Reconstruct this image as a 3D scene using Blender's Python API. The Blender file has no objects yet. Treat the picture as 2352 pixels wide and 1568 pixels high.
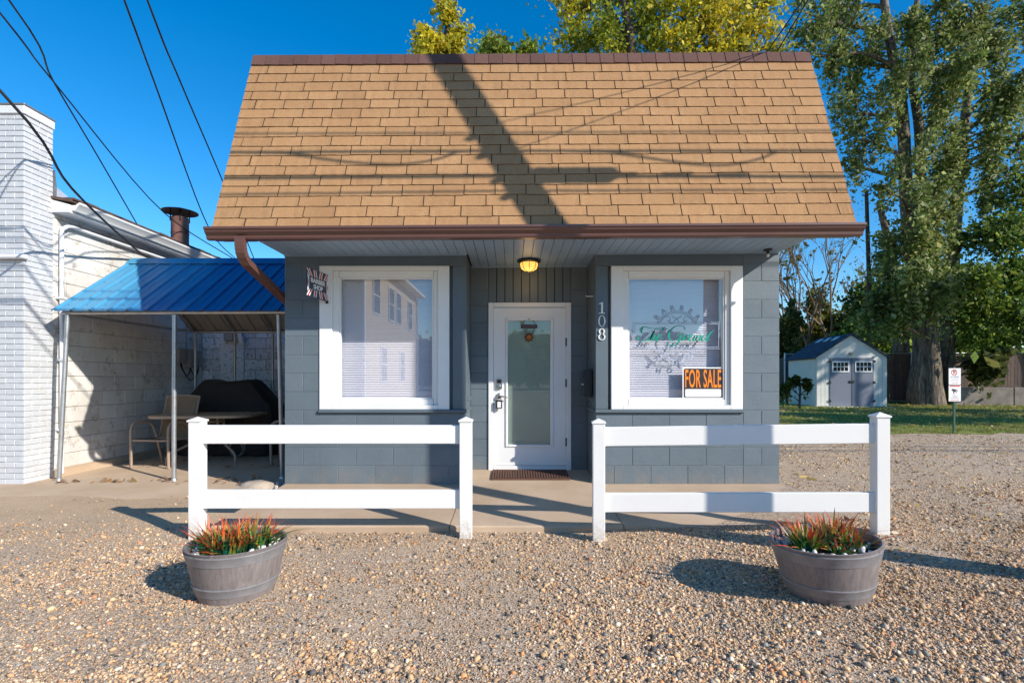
import bpy, bmesh, math, random
import numpy as np
from mathutils import Vector, Matrix

random.seed(7)
RNG = np.random.default_rng(11)
sc = bpy.context.scene
COL = sc.collection

# ------------------------------------------------------------------ camera
E = 1.27                    # eye height
F = 1176.0                  # focal length in pixels of a 2352 x 1568 picture (18 mm)
cam_d = bpy.data.cameras.new('camera')
cam = bpy.data.objects.new('camera', cam_d)
COL.objects.link(cam)
cam.location = (0, 0, E)
cam.rotation_euler = (math.radians(90), 0, 0)
cam_d.lens = 18.0
cam_d.sensor_width = 36.0
cam_d.shift_y = 86.0 / 2352.0
cam_d.clip_start = 0.05
cam_d.clip_end = 2000
sc.camera = cam

# ------------------------------------------------------------------ sky, sun, exposure
SUN = Vector((1.0, -0.70, 0.69)).normalized()
elev = math.asin(SUN.z)
world = bpy.data.worlds.new('World')
sc.world = world
world.use_nodes = True
wn = world.node_tree.nodes
wl = world.node_tree.links
sky = wn.new('ShaderNodeTexSky')
sky.sky_type = 'NISHITA'
sky.sun_disc = False
sky.sun_elevation = elev
sky.sun_rotation = math.atan2(SUN.x, SUN.y)
sky.air_density = 1.0
sky.dust_density = 0.1
sky.ozone_density = 3.0
hs = wn.new('ShaderNodeHueSaturation')
hs.inputs['Saturation'].default_value = 1.42
wl.new(sky.outputs[0], hs.inputs['Color'])
wl.new(hs.outputs[0], wn['Background'].inputs['Color'])
wn['Background'].inputs['Strength'].default_value = 0.14
sun_d = bpy.data.lights.new('sun', 'SUN')
sun_d.energy = 4.3
sun_d.angle = math.radians(0.53)
sun_d.color = (1.0, 0.935, 0.84)
sun = bpy.data.objects.new('sun', sun_d)
COL.objects.link(sun)
sun.rotation_euler = (-SUN).to_track_quat('-Z', 'Y').to_euler()
sun.location = SUN * 60
sc.view_settings.view_transform = 'Standard'
sc.view_settings.look = 'None'
sc.view_settings.gamma = 1.0
sc.view_settings.exposure = 0.54
sc.cycles.max_bounces = 8
sc.cycles.transparent_max_bounces = 24

# ------------------------------------------------------------------ helpers
def at(px, py, Y):
    """direction of a picture point, at depth Y"""
    return Vector(((px - 1176) / F * Y, Y, E + (870 - py) / F * Y))

def gz(x, y):
    """height of the gravel yard"""
    r = min(max(x - 0.6, 0.0), 2.3) * 0.05
    return r

def smooth_path(pts, n=6):
    out = []
    P = [Vector(p) for p in pts]
    for i in range(len(P) - 1):
        p0 = P[i - 1] if i > 0 else P[i] * 2 - P[i + 1]
        p1, p2 = P[i], P[i + 1]
        p3 = P[i + 2] if i + 2 < len(P) else P[i + 1] * 2 - P[i]
        for k in range(n):
            t = k / n
            out.append(0.5 * ((2 * p1) + (-p0 + p2) * t + (2 * p0 - 5 * p1 + 4 * p2 - p3) * t * t + (-p0 + 3 * p1 - 3 * p2 + p3) * t ** 3))
    out.append(P[-1])
    return out

class MB:
    def __init__(self):
        self.v = []; self.f = []
    def add(self, vs, fs):
        o = len(self.v)
        self.v += [tuple(p) for p in vs]
        self.f += [tuple(i + o for i in f) for f in fs]
        return self
    def box(self, x0, x1, y0, y1, z0, z1):
        return self.add([(x0, y0, z0), (x1, y0, z0), (x1, y1, z0), (x0, y1, z0), (x0, y0, z1), (x1, y0, z1), (x1, y1, z1), (x0, y1, z1)],
                        [(3, 2, 1, 0), (4, 5, 6, 7), (0, 1, 5, 4), (1, 2, 6, 5), (2, 3, 7, 6), (3, 0, 4, 7)])
    def cbox(self, x0, x1, y0, y1, z0, z1, c=0.004):
        """box with chamfered edges"""
        vs = []
        idx = {}
        X, Y, Z = (x0, x1), (y0, y1), (z0, z1)
        for i in (0, 1):
            for j in (0, 1):
                for k in (0, 1):
                    for a in range(3):
                        p = [X[i], Y[j], Z[k]]
                        s = [1 if i == 0 else -1, 1 if j == 0 else -1, 1 if k == 0 else -1]
                        for b in range(3):
                            if b != a: p[b] += s[b] * c
                        idx[(i, j, k, a)] = len(vs); vs.append(p)
        fs = []
        for a in range(3):
            b, d = (a + 1) % 3, (a + 2) % 3
            for s in (0, 1):
                q = []
                for (u, w) in ((0, 0), (1, 0), (1, 1), (0, 1)):
                    t = [0, 0, 0]; t[a] = s; t[b] = u; t[d] = w
                    q.append(idx[(t[0], t[1], t[2], a)])
                fs.append(q if s else q[::-1])
            for u in (0, 1):
                for w in (0, 1):     # edges along a, between faces b and d
                    t0 = [0, 0, 0]; t0[a] = 0; t0[b] = u; t0[d] = w
                    t1 = list(t0); t1[a] = 1
                    q = [idx[(*t0, b)], idx[(*t1, b)], idx[(*t1, d)], idx[(*t0, d)]]
                    fs.append(q if (u == w) else q[::-1])
        for i in (0, 1):
            for j in (0, 1):
                for k in (0, 1):
                    q = [idx[(i, j, k, 0)], idx[(i, j, k, 1)], idx[(i, j, k, 2)]]
                    fs.append(q if (i + j + k) % 2 else q[::-1])
        return self.add(vs, fs)
    def tube(self, pts, r, n=8, cap=True, r1=None):
        pts = [Vector(p) for p in pts]
        m = len(pts)
        rs = r if isinstance(r, (list, tuple)) else [r + ((r1 if r1 is not None else r) - r) * i / max(1, m - 1) for i in range(m)]
        vs = []
        up = None
        for i, p in enumerate(pts):
            t = (pts[min(i + 1, m - 1)] - pts[max(i - 1, 0)])
            if t.length < 1e-9: t = Vector((0, 0, 1))
            t.normalize()
            if up is None:
                a = Vector((0, 0, 1)) if abs(t.z) < 0.9 else Vector((1, 0, 0))
                up = (a - t * a.dot(t)).normalized()
            else:
                up = (up - t * up.dot(t))
                if up.length < 1e-6:
                    a = Vector((0, 0, 1)) if abs(t.z) < 0.9 else Vector((1, 0, 0))
                    up = a - t * a.dot(t)
                up.normalize()
            s = t.cross(up)
            for k in range(n):
                a = 2 * math.pi * k / n
                vs.append(p + (up * math.cos(a) + s * math.sin(a)) * rs[i])
        fs = []
        for i in range(m - 1):
            for k in range(n):
                fs.append((i * n + k, i * n + (k + 1) % n, (i + 1) * n + (k + 1) % n, (i + 1) * n + k))
        if cap:
            fs.append(tuple(range(n))[::-1])
            fs.append(tuple((m - 1) * n + k for k in range(n)))
        return self.add(vs, fs)
    def lathe(self, prof, n=32, c=(0, 0, 0), close=False):
        vs = []; fs = []
        for (r, z) in prof:
            for k in range(n):
                a = 2 * math.pi * k / n
                vs.append((c[0] + r * math.cos(a), c[1] + r * math.sin(a), c[2] + z))
        m = len(prof)
        for i in range(m - 1):
            for k in range(n):
                fs.append((i * n + k, i * n + (k + 1) % n, (i + 1) * n + (k + 1) % n, (i + 1) * n + k))
        if close:
            fs.append(tuple(range(n))[::-1]); fs.append(tuple((m - 1) * n + k for k in range(n)))
        return self.add(vs, fs)
    def prism_x(self, prof, x0, x1, zf=None):
        """polygon in YZ swept along X"""
        n = len(prof)
        zf = zf or (lambda x: 0)
        vs = [(x0, y, z + zf(x0)) for y, z in prof] + [(x1, y, z + zf(x1)) for y, z in prof]
        fs = [(k, (k + 1) % n, n + (k + 1) % n, n + k) for k in range(n)]
        fs += [tuple(range(n))[::-1], tuple(range(n, 2 * n))]
        return self.add(vs, fs)
    def prism_y(self, prof, y0, y1):
        n = len(prof)
        vs = [(x, y0, z) for x, z in prof] + [(x, y1, z) for x, z in prof]
        fs = [(k, (k + 1) % n, n + (k + 1) % n, n + k) for k in range(n)]
        fs += [tuple(range(n))[::-1], tuple(range(n, 2 * n))]
        return self.add(vs, fs)
    def mesh(self, name, mat=None, smooth=False):
        me = bpy.data.meshes.new(name)
        me.from_pydata(self.v, [], self.f)
        bm = bmesh.new(); bm.from_mesh(me)
        bmesh.ops.recalc_face_normals(bm, faces=bm.faces)
        bm.to_mesh(me); bm.free()
        if mat: me.materials.append(mat)
        if smooth:
            me.polygons.foreach_set('use_smooth', [True] * len(me.polygons))
            try:
                me.set_sharp_from_angle(angle=math.radians(40))
            except Exception:
                pass
        me.update()
        return me
    def build(self, name, mat, parent=None, smooth=False, loc=None):
        return obj(name, self.mesh(name, mat, smooth), parent, loc)

def obj(name, me, parent=None, loc=None):
    o = bpy.data.objects.new(name, me)
    COL.objects.link(o)
    if parent is not None:
        o.parent = parent
        if loc is None and parent.get('_world'):
            o.location = -parent.location
    if loc is not None: o.location = loc
    return o

def tag(o, label=None, cat=None, group=None, kind=None):
    if label: o['label'] = label
    if cat: o['category'] = cat
    if group: o['group'] = group
    if kind: o['kind'] = kind
    return o

def thing(name, label, cat, loc=(0, 0, 0), rz=0.0, group=None, world=False):
    """an Empty at the base of a thing; world=True: its parts are given in scene coordinates"""
    o = bpy.data.objects.new(name, None)
    COL.objects.link(o)
    o.empty_display_size = 0.2
    o.location = loc; o.rotation_euler = (0, 0, rz)
    if world: o['_world'] = 1
    return tag(o, label, cat, group)

def copy_tree(o, parent=None):
    c = o.copy(); COL.objects.link(c); c.parent = parent
    for ch in [x for x in o.children]: copy_tree(ch, c)
    return c

# ------------------------------------------------------------------ materials
def hexlin(h):
    h = h.lstrip('#')
    r = [int(h[i:i + 2], 16) / 255 for i in (0, 2, 4)]
    return tuple(((c / 12.92) if c <= 0.04045 else ((c + 0.055) / 1.055) ** 2.4) for c in r)

class NT:
    def __init__(self, name):
        self.m = bpy.data.materials.new(name); self.m.use_nodes = True
        self.n = self.m.node_tree.nodes; self.l = self.m.node_tree.links
        self.b = self.n['Principled BSDF']; self.out = self.n['Material Output']
        self.geo = None
    def pos(self, scale=None):
        if self.geo is None:
            self.geo = self.n.new('ShaderNodeNewGeometry')
        s = self.geo.outputs['Position']
        if scale is None: return s
        mp = self.n.new('ShaderNodeMapping'); mp.inputs['Scale'].default_value = scale
        self.l.new(s, mp.inputs['Vector'])
        return mp.outputs['Vector']
    def noise(self, scale, detail=4, rough=0.6, vec=None, dist=0.0):
        t = self.n.new('ShaderNodeTexNoise')
        t.inputs['Scale'].default_value = scale; t.inputs['Detail'].default_value = detail
        t.inputs['Roughness'].default_value = rough; t.inputs['Distortion'].default_value = dist
        self.l.new(vec if vec is not None else self.pos(), t.inputs['Vector'])
        return t.outputs['Fac']
    def vor(self, scale, vec=None, feature='F1', out='Distance', rnd=1.0):
        t = self.n.new('ShaderNodeTexVoronoi'); t.feature = feature
        t.inputs['Scale'].default_value = scale; t.inputs['Randomness'].default_value = rnd
        self.l.new(vec if vec is not None else self.pos(), t.inputs['Vector'])
        return t.outputs[out]
    def ramp(self, fac, stops):
        r = self.n.new('ShaderNodeValToRGB')
        el = r.color_ramp.elements
        while len(el) < len(stops): el.new(0.5)
        for e, (p, c) in zip(el, stops):
            e.position = p
            e.color = (c, c, c, 1) if isinstance(c, (int, float)) else (*c[:3], 1)
        self.l.new(fac, r.inputs['Fac'])
        return r.outputs['Color']
    def mix(self, fac, a, b, mode='MIX'):
        m = self.n.new('ShaderNodeMix'); m.data_type = 'RGBA'; m.blend_type = mode
        for sock, v in ((0, fac), (6, a), (7, b)):
            if isinstance(v, bpy.types.NodeSocket): self.l.new(v, m.inputs[sock])
            elif isinstance(v, (int, float)):
                m.inputs[sock].default_value = v if sock == 0 else (v, v, v, 1)
            else: m.inputs[sock].default_value = (*v[:3], 1)
        return m.outputs[2]
    def math(self, op, a, b=0.0, clamp=False):
        m = self.n.new('ShaderNodeMath'); m.operation = op; m.use_clamp = clamp
        for i, v in enumerate((a, b)):
            if isinstance(v, bpy.types.NodeSocket): self.l.new(v, m.inputs[i])
            else: m.inputs[i].default_value = v
        return m.outputs[0]
    def rnd(self):
        return self.n.new('ShaderNodeObjectInfo').outputs['Random']
    def attr(self, name='Col'):
        a = self.n.new('ShaderNodeAttribute'); a.attribute_name = name
        return a.outputs['Color']
    def sep(self, vec=None):
        s = self.n.new('ShaderNodeSeparateXYZ'); self.l.new(vec if vec is not None else self.pos(), s.inputs[0])
        return s.outputs
    def color(self, c):
        if isinstance(c, bpy.types.NodeSocket): self.l.new(c, self.b.inputs['Base Color'])
        else: self.b.inputs['Base Color'].default_value = (*c[:3], 1)
        return self
    def bump(self, h, strength=0.3, dist=0.01):
        b = self.n.new('ShaderNodeBump'); b.inputs['Strength'].default_value = strength
        b.inputs['Distance'].default_value = dist
        self.l.new(h, b.inputs['Height']); self.l.new(b.outputs[0], self.b.inputs['Normal'])
        return self
    def set(self, rough=None, metal=None, spec=None):
        if rough is not None:
            if isinstance(rough, bpy.types.NodeSocket): self.l.new(rough, self.b.inputs['Roughness'])
            else: self.b.inputs['Roughness'].default_value = rough
        if metal is not None: self.b.inputs['Metallic'].default_value = metal
        if spec is not None: self.b.inputs['Specular IOR Level'].default_value = spec
        return self

def pmat(name, c, rough=0.6, var=0.12, scale=6.0, bump=0.0, bscale=60.0, metal=0.0, rand=0.0, spec=0.5, dirt=None, dscale=3.0, damt=0.5, bdist=0.005):
    """plain surface: value variation by noise, random shift by object, optional dirt colour with ragged patches"""
    t = NT(name)
    lo = tuple(x * (1 - var) for x in c); hi = tuple(min(1, x * (1 + var)) for x in c)
    col = t.mix(t.ramp(t.noise(scale, 5), [(0.3, 0.0), (0.7, 1.0)]), lo, hi)
    if rand:
        k = t.math('MULTIPLY_ADD', t.rnd(), 2 * rand); k.node.inputs[2].default_value = 1 - rand
        col = t.mix(1.0, col, k, 'MULTIPLY')
    if dirt is not None:
        m = t.ramp(t.noise(dscale, 8, 0.7), [(0.52, 0.0), (0.72, damt)])
        col = t.mix(m, col, dirt)
    t.color(col).set(rough, metal, spec)
    if bump: t.bump(t.noise(bscale, 3), bump, bdist)
    return t.m

M = {}
M['trim'] = pmat('white_trim_paint', (0.80, 0.795, 0.765), 0.45, 0.03, 3, 0.05, 90)
M['pvc'] = pmat('white_vinyl', (0.82, 0.805, 0.775), 0.35, 0.02, 2, dirt=(0.55, 0.52, 0.47), dscale=5, damt=0.10)
t = NT('white_vinyl')
c = t.mix(t.ramp(t.noise(5, 7, 0.7), [(0.5, 0.0), (0.75, 0.16)]), (0.82, 0.805, 0.775), (0.60, 0.56, 0.50))
zz = t.sep()[2]
sp_ = t.math('MULTIPLY', t.math('SUBTRACT', 0.20, zz), 6.0, clamp=True)
c = t.mix(t.math('MULTIPLY', sp_, t.ramp(t.noise(42, 6, 0.8), [(0.42, 0.0), (0.62, 0.8)])), c, (0.42, 0.32, 0.22))
t.color(c).set(0.38).bump(t.noise(14, 3), 0.06, 0.004)
M['pvc'] = t.m
M['door'] = pmat('white_door_paint', (0.78, 0.775, 0.765), 0.4, 0.02, 2)
M['grey'] = pmat('slate_wall_paint', (0.118, 0.152, 0.166), 0.62, 0.10, 2.2, 0.35, 55, rand=0.05, dirt=(0.15, 0.185, 0.195), dscale=9, damt=0.35, bdist=0.004)
t = NT('slate_wall_paint')
c = t.mix(t.ramp(t.noise(2.2, 5), [(0.3, 0.0), (0.7, 1.0)]), (0.106, 0.139, 0.164), (0.132, 0.168, 0.194))
k = t.math('MULTIPLY_ADD', t.rnd(), 0.10); k.node.inputs[2].default_value = 0.95
c = t.mix(1.0, c, k, 'MULTIPLY')
c = t.mix(t.ramp(t.noise(11, 8, 0.75), [(0.55, 0.0), (0.72, 0.35)]), c, (0.165, 0.20, 0.21))
zz = t.sep()[2]
gr_ = t.math('MULTIPLY', t.math('SUBTRACT', 0.34, zz), 3.2, clamp=True)
c = t.mix(t.math('MULTIPLY', gr_, t.ramp(t.noise(7, 8, 0.75), [(0.42, 0.0), (0.66, 0.75)])), c, (0.27, 0.21, 0.155))
t.color(c).set(0.62).bump(t.math('ADD', t.noise(38, 6, 0.7), t.math('MULTIPLY', t.noise(160, 2), 0.4)), 0.5, 0.006)
M['grey'] = t.m
M['grey_smooth'] = pmat('slate_board_paint', (0.105, 0.137, 0.160), 0.5, 0.07, 3, 0.12, 80)
M['mortar'] = pmat('slate_mortar_paint', (0.14, 0.172, 0.19), 0.7, 0.1, 14)
M['soffit'] = pmat('soffit_vinyl', (0.29, 0.40, 0.52), 0.45, 0.05, 2, rand=0.03)
M['dark'] = pmat('dark_gap', (0.03, 0.03, 0.03), 0.9, 0.1)
M['gutter'] = pmat('brown_gutter', (0.130, 0.062, 0.050), 0.3, 0.06, 3, spec=0.6)
M['black'] = pmat('black_metal', (0.012, 0.012, 0.013), 0.4, 0.1)
M['chrome'] = pmat('satin_nickel', (0.55, 0.54, 0.52), 0.28, 0.05, metal=1.0)
M['galv'] = pmat('galvanised_pipe', (0.50, 0.52, 0.54), 0.42, 0.12, 12, metal=0.75, dirt=(0.22, 0.10, 0.05), dscale=11, damt=0.4)
M['rust'] = pmat('rusty_flue', (0.20, 0.085, 0.06), 0.7, 0.35, 9, 0.2, 60, dirt=(0.24, 0.17, 0.14), dscale=6, damt=0.7)
M['orange'] = pmat('orange_print', (0.95, 0.24, 0.005), 0.5, 0.02)
M['sign_white'] = pmat('sign_white', (0.8, 0.8, 0.8), 0.45, 0.02)
M['sign_black'] = pmat('sign_black', (0.028, 0.022, 0.022), 0.45, 0.05)
M['navy'] = pmat('sign_navy', (0.012, 0.02, 0.05), 0.35, 0.05)
M['red'] = pmat('sign_red', (0.55, 0.03, 0.025), 0.4, 0.05)
M['green_vinyl'] = pmat('green_vinyl', (0.0, 0.30, 0.20), 0.4, 0.03)
M['frost'] = pmat('frosted_vinyl', (0.36, 0.41, 0.50), 0.6, 0.03)
M['digit'] = pmat('number_white', (0.78, 0.78, 0.76), 0.4, 0.02)
M['blind'] = pmat('blind_slat', (0.80, 0.79, 0.83), 0.5, 0.02)
M['blind_door'] = pmat('door_blind_slat', (0.55, 0.60, 0.57), 0.6, 0.03)
M['interior'] = pmat('dim_interior', (0.25, 0.23, 0.21), 0.9, 0.05)
M['mat'] = pmat('coir_mat', (0.115, 0.055, 0.036), 0.95, 0.3, 60, 0.6, 240)
M['woodpole'] = pmat('weathered_pole', (0.16, 0.12, 0.09), 0.85, 0.3, 8, 0.4, 60)
M['cable'] = pmat('black_cable', (0.012, 0.012, 0.015), 0.6, 0.05)
M['sling'] = pmat('tan_sling_fabric', (0.235, 0.165, 0.10), 0.8, 0.07, 20, 0.3, 400)
M['bronze'] = pmat('tan_metal_tube', (0.36, 0.265, 0.20), 0.45, 0.08, 6)
M['table'] = pmat('tan_table_top', (0.42, 0.295, 0.19), 0.5, 0.12, 9)
M['cover'] = pmat('black_grill_cover', (0.017, 0.014, 0.013), 0.75, 0.3, 6, 0.4, 30)
M['metalbox'] = pmat('grey_meter_box', (0.30, 0.275, 0.25), 0.6, 0.1, 6)
M['white_pipe'] = pmat('white_painted_pipe', (0.70, 0.71, 0.73), 0.5, 0.06, 4)
M['brown_shingle'] = pmat('brown_roof_shingle', (0.10, 0.06, 0.045), 0.9, 0.35, 20, 0.5, 120)
M['rock'] = pmat('concrete_chunk', (0.40, 0.33, 0.26), 0.9, 0.2, 9, 0.5, 50)
M['white_stone'] = pmat('white_marble_stone', (0.72, 0.71, 0.68), 0.7, 0.1, 20, 0.3, 60, rand=0.1)
M['soil'] = pmat('potting_soil', (0.03, 0.022, 0.017), 0.95, 0.3, 30, 0.6, 90)
M['green_post'] = pmat('green_sign_post', (0.02, 0.075, 0.045), 0.5, 0.1)
M['concrete_wall'] = pmat('old_concrete', (0.20, 0.17, 0.145), 0.9, 0.25, 2.5, 0.4, 20, dirt=(0.08, 0.07, 0.06), dscale=2, damt=0.6)
M['shed'] = pmat('pale_shed_siding', (0.62, 0.60, 0.54), 0.7, 0.05, 3)
M['shed_door'] = pmat('grey_shed_door', (0.15, 0.165, 0.21), 0.6, 0.06, 3)
M['shed_roof'] = pmat('slate_shed_roof', (0.035, 0.05, 0.075), 0.85, 0.3, 6, 0.4, 30, rand=0.15)
M['shed_glass'] = pmat('dark_shed_pane', (0.008, 0.009, 0.012), 0.25, 0.05, spec=0.15)
M['skylight'] = pmat('pale_skylight', (0.45, 0.62, 0.68), 0.3, 0.05)
M['plank'] = pmat('grey_plank', (0.22, 0.17, 0.13), 0.85, 0.25, 6, rand=0.15)
M['cream'] = pmat('cream_siding', (0.62, 0.48, 0.30), 0.7, 0.05, 3)
M['grill_rock'] = M['rock']

# tan shingle: speckled granules, each tab a little different
t = NT('tan_asphalt_shingle')
g = t.ramp(t.noise(190, 4, 0.85), [(0.30, (0.13, 0.065, 0.03)), (0.5, (0.42, 0.232, 0.106)), (0.74, (0.70, 0.45, 0.236))])
g = t.mix(t.ramp(t.noise(2.0, 6, 0.7), [(0.38, 0.0), (0.72, 0.55)]), g, (0.34, 0.175, 0.075))
g = t.mix(t.ramp(t.noise(5, 6, 0.7, t.pos((3.0, 1.0, 0.35))), [(0.5, 0.0), (0.75, 0.30)]), g, (0.24, 0.13, 0.065))
k = t.math('MULTIPLY_ADD', t.rnd(), 0.15); k.node.inputs[2].default_value = 0.90
g = t.mix(1.0, g, k, 'MULTIPLY')
t.color(g).set(0.9, spec=0.25).bump(t.noise(330, 2), 0.5, 0.004)
M['shingle'] = t.m
t = NT('brown_cap_shingle')
g = t.ramp(t.noise(420, 2, 0.7), [(0.25, (0.06, 0.03, 0.024)), (0.55, (0.145, 0.075, 0.06)), (0.8, (0.25, 0.15, 0.12))])
k = t.math('MULTIPLY_ADD', t.rnd(), 0.3); k.node.inputs[2].default_value = 0.82
g = t.mix(1.0, g, k, 'MULTIPLY')
t.color(g).set(0.9, spec=0.25).bump(t.noise(330, 2), 0.5, 0.004)
M['cap'] = t.m
M['butt'] = pmat('dark_shingle_edge', (0.115, 0.068, 0.042), 0.95, 0.3, 40)
M['slot'] = pmat('shingle_underlay', (0.055, 0.038, 0.03), 0.95, 0.2, 30)

# concrete walk
t = NT('tan_concrete')
c = t.mix(t.ramp(t.noise(1.6, 6), [(0.3, 0.0), (0.7, 1.0)]), (0.44, 0.315, 0.205), (0.56, 0.42, 0.295))
c = t.mix(t.ramp(t.noise(160, 2), [(0.35, 0.25), (0.6, 0.0)]), c, (0.22, 0.17, 0.13))
c = t.mix(t.ramp(t.noise(5, 8, 0.75), [(0.58, 0.0), (0.75, 0.4)]), c, (0.25, 0.18, 0.12))
t.color(c).set(0.85).bump(t.noise(140, 3), 0.25, 0.004)
M['concrete'] = t.m

# yard ground: sandy fines with small pebbles
t = NT('sandy_gravel_ground')
c = t.mix(t.ramp(t.noise(0.55, 6, 0.65), [(0.35, 0.0), (0.65, 1.0)]), (0.45, 0.32, 0.20), (0.60, 0.44, 0.29))
v = t.vor(120, out='Color')
vv = t.n.new('ShaderNodeSeparateColor'); t.l.new(v, vv.inputs[0])
peb = t.ramp(vv.outputs[0], [(0.0, (0.10, 0.085, 0.075)), (0.2, (0.25, 0.17, 0.11)), (0.55, (0.49, 0.36, 0.245)), (0.85, (0.60, 0.47, 0.345)), (1.0, (0.68, 0.60, 0.51))])
pm = t.ramp(t.noise(0.8, 5, 0.6), [(0.35, 0.6), (0.6, 0.97)])
gx_ = t.sep()
bare = t.math('MULTIPLY', t.math('MULTIPLY', t.math('ADD', gx_[1], -3.4), 0.6, clamp=True), t.math('MULTIPLY', t.math('ADD', gx_[0], 1.3), -0.9, clamp=True))
pm = t.math('MULTIPLY', pm, t.math('SUBTRACT', 1.0, t.math('MULTIPLY', bare, 0.8)))
c = t.mix(pm, c, peb)
c = t.mix(t.ramp(t.noise(300, 2), [(0.3, 0.3), (0.55, 0.0)]), c, (0.20, 0.14, 0.10))
t.color(c).set(0.95, spec=0.2)
h = t.math('ADD', t.vor(120), t.math('MULTIPLY', t.noise(260, 3), 0.5))
t.bump(h, 0.4, 0.006)
M['ground'] = t.m

t = NT('lawn_soil')
c = t.mix(t.ramp(t.noise(1.1, 6), [(0.35, 0.0), (0.65, 1.0)]), (0.13, 0.165, 0.032), (0.24, 0.25, 0.065))
c = t.mix(t.ramp(t.noise(3.2, 7, 0.7), [(0.5, 0.0), (0.72, 0.8)]), c, (0.38, 0.30, 0.12))
t.color(c).set(0.95, spec=0.2).bump(t.noise(45, 4), 0.5, 0.03)
M['lawn'] = t.m
M['link'] = pmat('dull_chain_link', (0.13, 0.11, 0.10), 0.7, 0.1)

# painted brick and weathered block
M['brick'] = pmat('white_painted_brick', (0.56, 0.58, 0.605), 0.6, 0.07, 5, 0.3, 45, rand=0.05, dirt=(0.44, 0.39, 0.33), dscale=5, damt=0.6)
M['brick_mortar'] = pmat('painted_brick_joint', (0.60, 0.605, 0.61), 0.8, 0.12, 10, dirt=(0.30, 0.25, 0.20), dscale=6, damt=0.7)
t = NT('stained_white_block')
c = t.mix(t.ramp(t.noise(2.0, 6), [(0.3, 0.0), (0.7, 1.0)]), (0.60, 0.57, 0.52), (0.72, 0.71, 0.68))
k = t.math('MULTIPLY_ADD', t.rnd(), 0.16); k.node.inputs[2].default_value = 0.9
c = t.mix(1.0, c, k, 'MULTIPLY')
c = t.mix(t.ramp(t.noise(7, 9, 0.75), [(0.56, 0.0), (0.62, 0.6)]), c, (0.46, 0.37, 0.27))
c = t.mix(t.ramp(t.noise(2.6, 9, 0.8), [(0.56, 0.0), (0.64, 0.7)]), c, (0.27, 0.215, 0.17))
t.color(c).set(0.8, spec=0.3).bump(t.noise(60, 4), 0.4, 0.006)
M['block'] = t.m
t = NT('flaking_blue_white_block')
c = t.mix(t.ramp(t.noise(2.5, 6), [(0.3, 0.0), (0.7, 1.0)]), (0.58, 0.64, 0.68), (0.72, 0.75, 0.76))
c = t.mix(t.ramp(t.noise(16, 9, 0.8), [(0.53, 0.0), (0.61, 0.85)]), c, (0.09, 0.09, 0.10))
k = t.math('MULTIPLY_ADD', t.rnd(), 0.3); k.node.inputs[2].default_value = 0.8
c = t.mix(1.0, c, k, 'MULTIPLY')
t.color(c).set(0.85, spec=0.3).bump(t.noise(40, 5), 0.5, 0.008)
M['block_flake'] = t.m
M['block_mortar'] = pmat('weathered_joint', (0.30, 0.25, 0.20), 0.9, 0.3, 8)

# blue sheet metal with a sun-faded end
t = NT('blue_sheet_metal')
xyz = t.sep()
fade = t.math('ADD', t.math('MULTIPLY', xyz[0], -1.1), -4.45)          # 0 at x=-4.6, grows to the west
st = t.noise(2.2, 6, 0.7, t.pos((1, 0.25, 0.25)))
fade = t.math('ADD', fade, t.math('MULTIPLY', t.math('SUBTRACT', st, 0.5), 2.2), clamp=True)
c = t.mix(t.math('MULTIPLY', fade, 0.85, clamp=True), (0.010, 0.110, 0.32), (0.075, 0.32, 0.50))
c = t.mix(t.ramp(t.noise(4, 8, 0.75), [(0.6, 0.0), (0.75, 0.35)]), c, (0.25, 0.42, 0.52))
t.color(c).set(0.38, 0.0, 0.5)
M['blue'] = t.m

# planter resin
t = NT('barrel_resin')
st = t.noise(6, 6, 0.7, t.pos((9, 9, 0.5)))
c = t.mix(t.ramp(st, [(0.3, 0.0), (0.7, 1.0)]), (0.150, 0.125, 0.120), (0.255, 0.220, 0.210))
c = t.mix(t.ramp(t.noise(9, 8, 0.7), [(0.55, 0.0), (0.75, 0.5)]), c, (0.33, 0.30, 0.285))
t.color(c).set(0.5, spec=0.45).bump(st, 0.25, 0.004)
M['barrel'] = t.m
M['hoop'] = pmat('barrel_hoop_grey', (0.215, 0.205, 0.21), 0.42, 0.18, 14, 0.2, 120, dirt=(0.26, 0.25, 0.25), dscale=9, damt=0.5)

# coloured by attribute
def attr_mat(name, rough=0.8, trans=0.0, spec=0.3, bump=0.0):
    t = NT(name)
    a = t.attr('Col')
    t.color(a).set(rough, spec=spec)
    if bump: t.bump(t.noise(150, 2), bump, 0.003)
    if trans:
        tr = t.n.new('ShaderNodeBsdfTranslucent'); t.l.new(a, tr.inputs['Color'])
        mx = t.n.new('ShaderNodeMixShader'); mx.inputs[0].default_value = trans
        t.l.new(t.b.outputs[0], mx.inputs[1]); t.l.new(tr.outputs[0], mx.inputs[2])
        t.l.new(mx.outputs[0], t.out.inputs['Surface'])
    return t.m
M['leaf'] = attr_mat('leaf', 0.55, 0.45)
M['blade'] = attr_mat('plastic_blade', 0.45, 0.2, 0.4)
M['pebble'] = attr_mat('pebble', 0.8, 0.0, 0.3, 0.3)
M['litter'] = attr_mat('dry_leaf', 0.8, 0.2)
M['grass'] = attr_mat('grass_blade', 0.7, 0.3)
t = NT('furrowed_bark')
w = t.noise(5, 8, 0.7, t.pos((3.0, 3.0, 0.45)))
c = t.ramp(w, [(0.36, (0.055, 0.042, 0.032)), (0.52, (0.19, 0.15, 0.115)), (0.7, (0.36, 0.30, 0.24))])
t.color(c).set(0.95, spec=0.2).bump(w, 0.9, 0.08)
M['bark'] = t.m
M['bark_dark'] = pmat('dark_bark', (0.065, 0.05, 0.04), 0.95, 0.35, 3, 0.6, 12)
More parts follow.
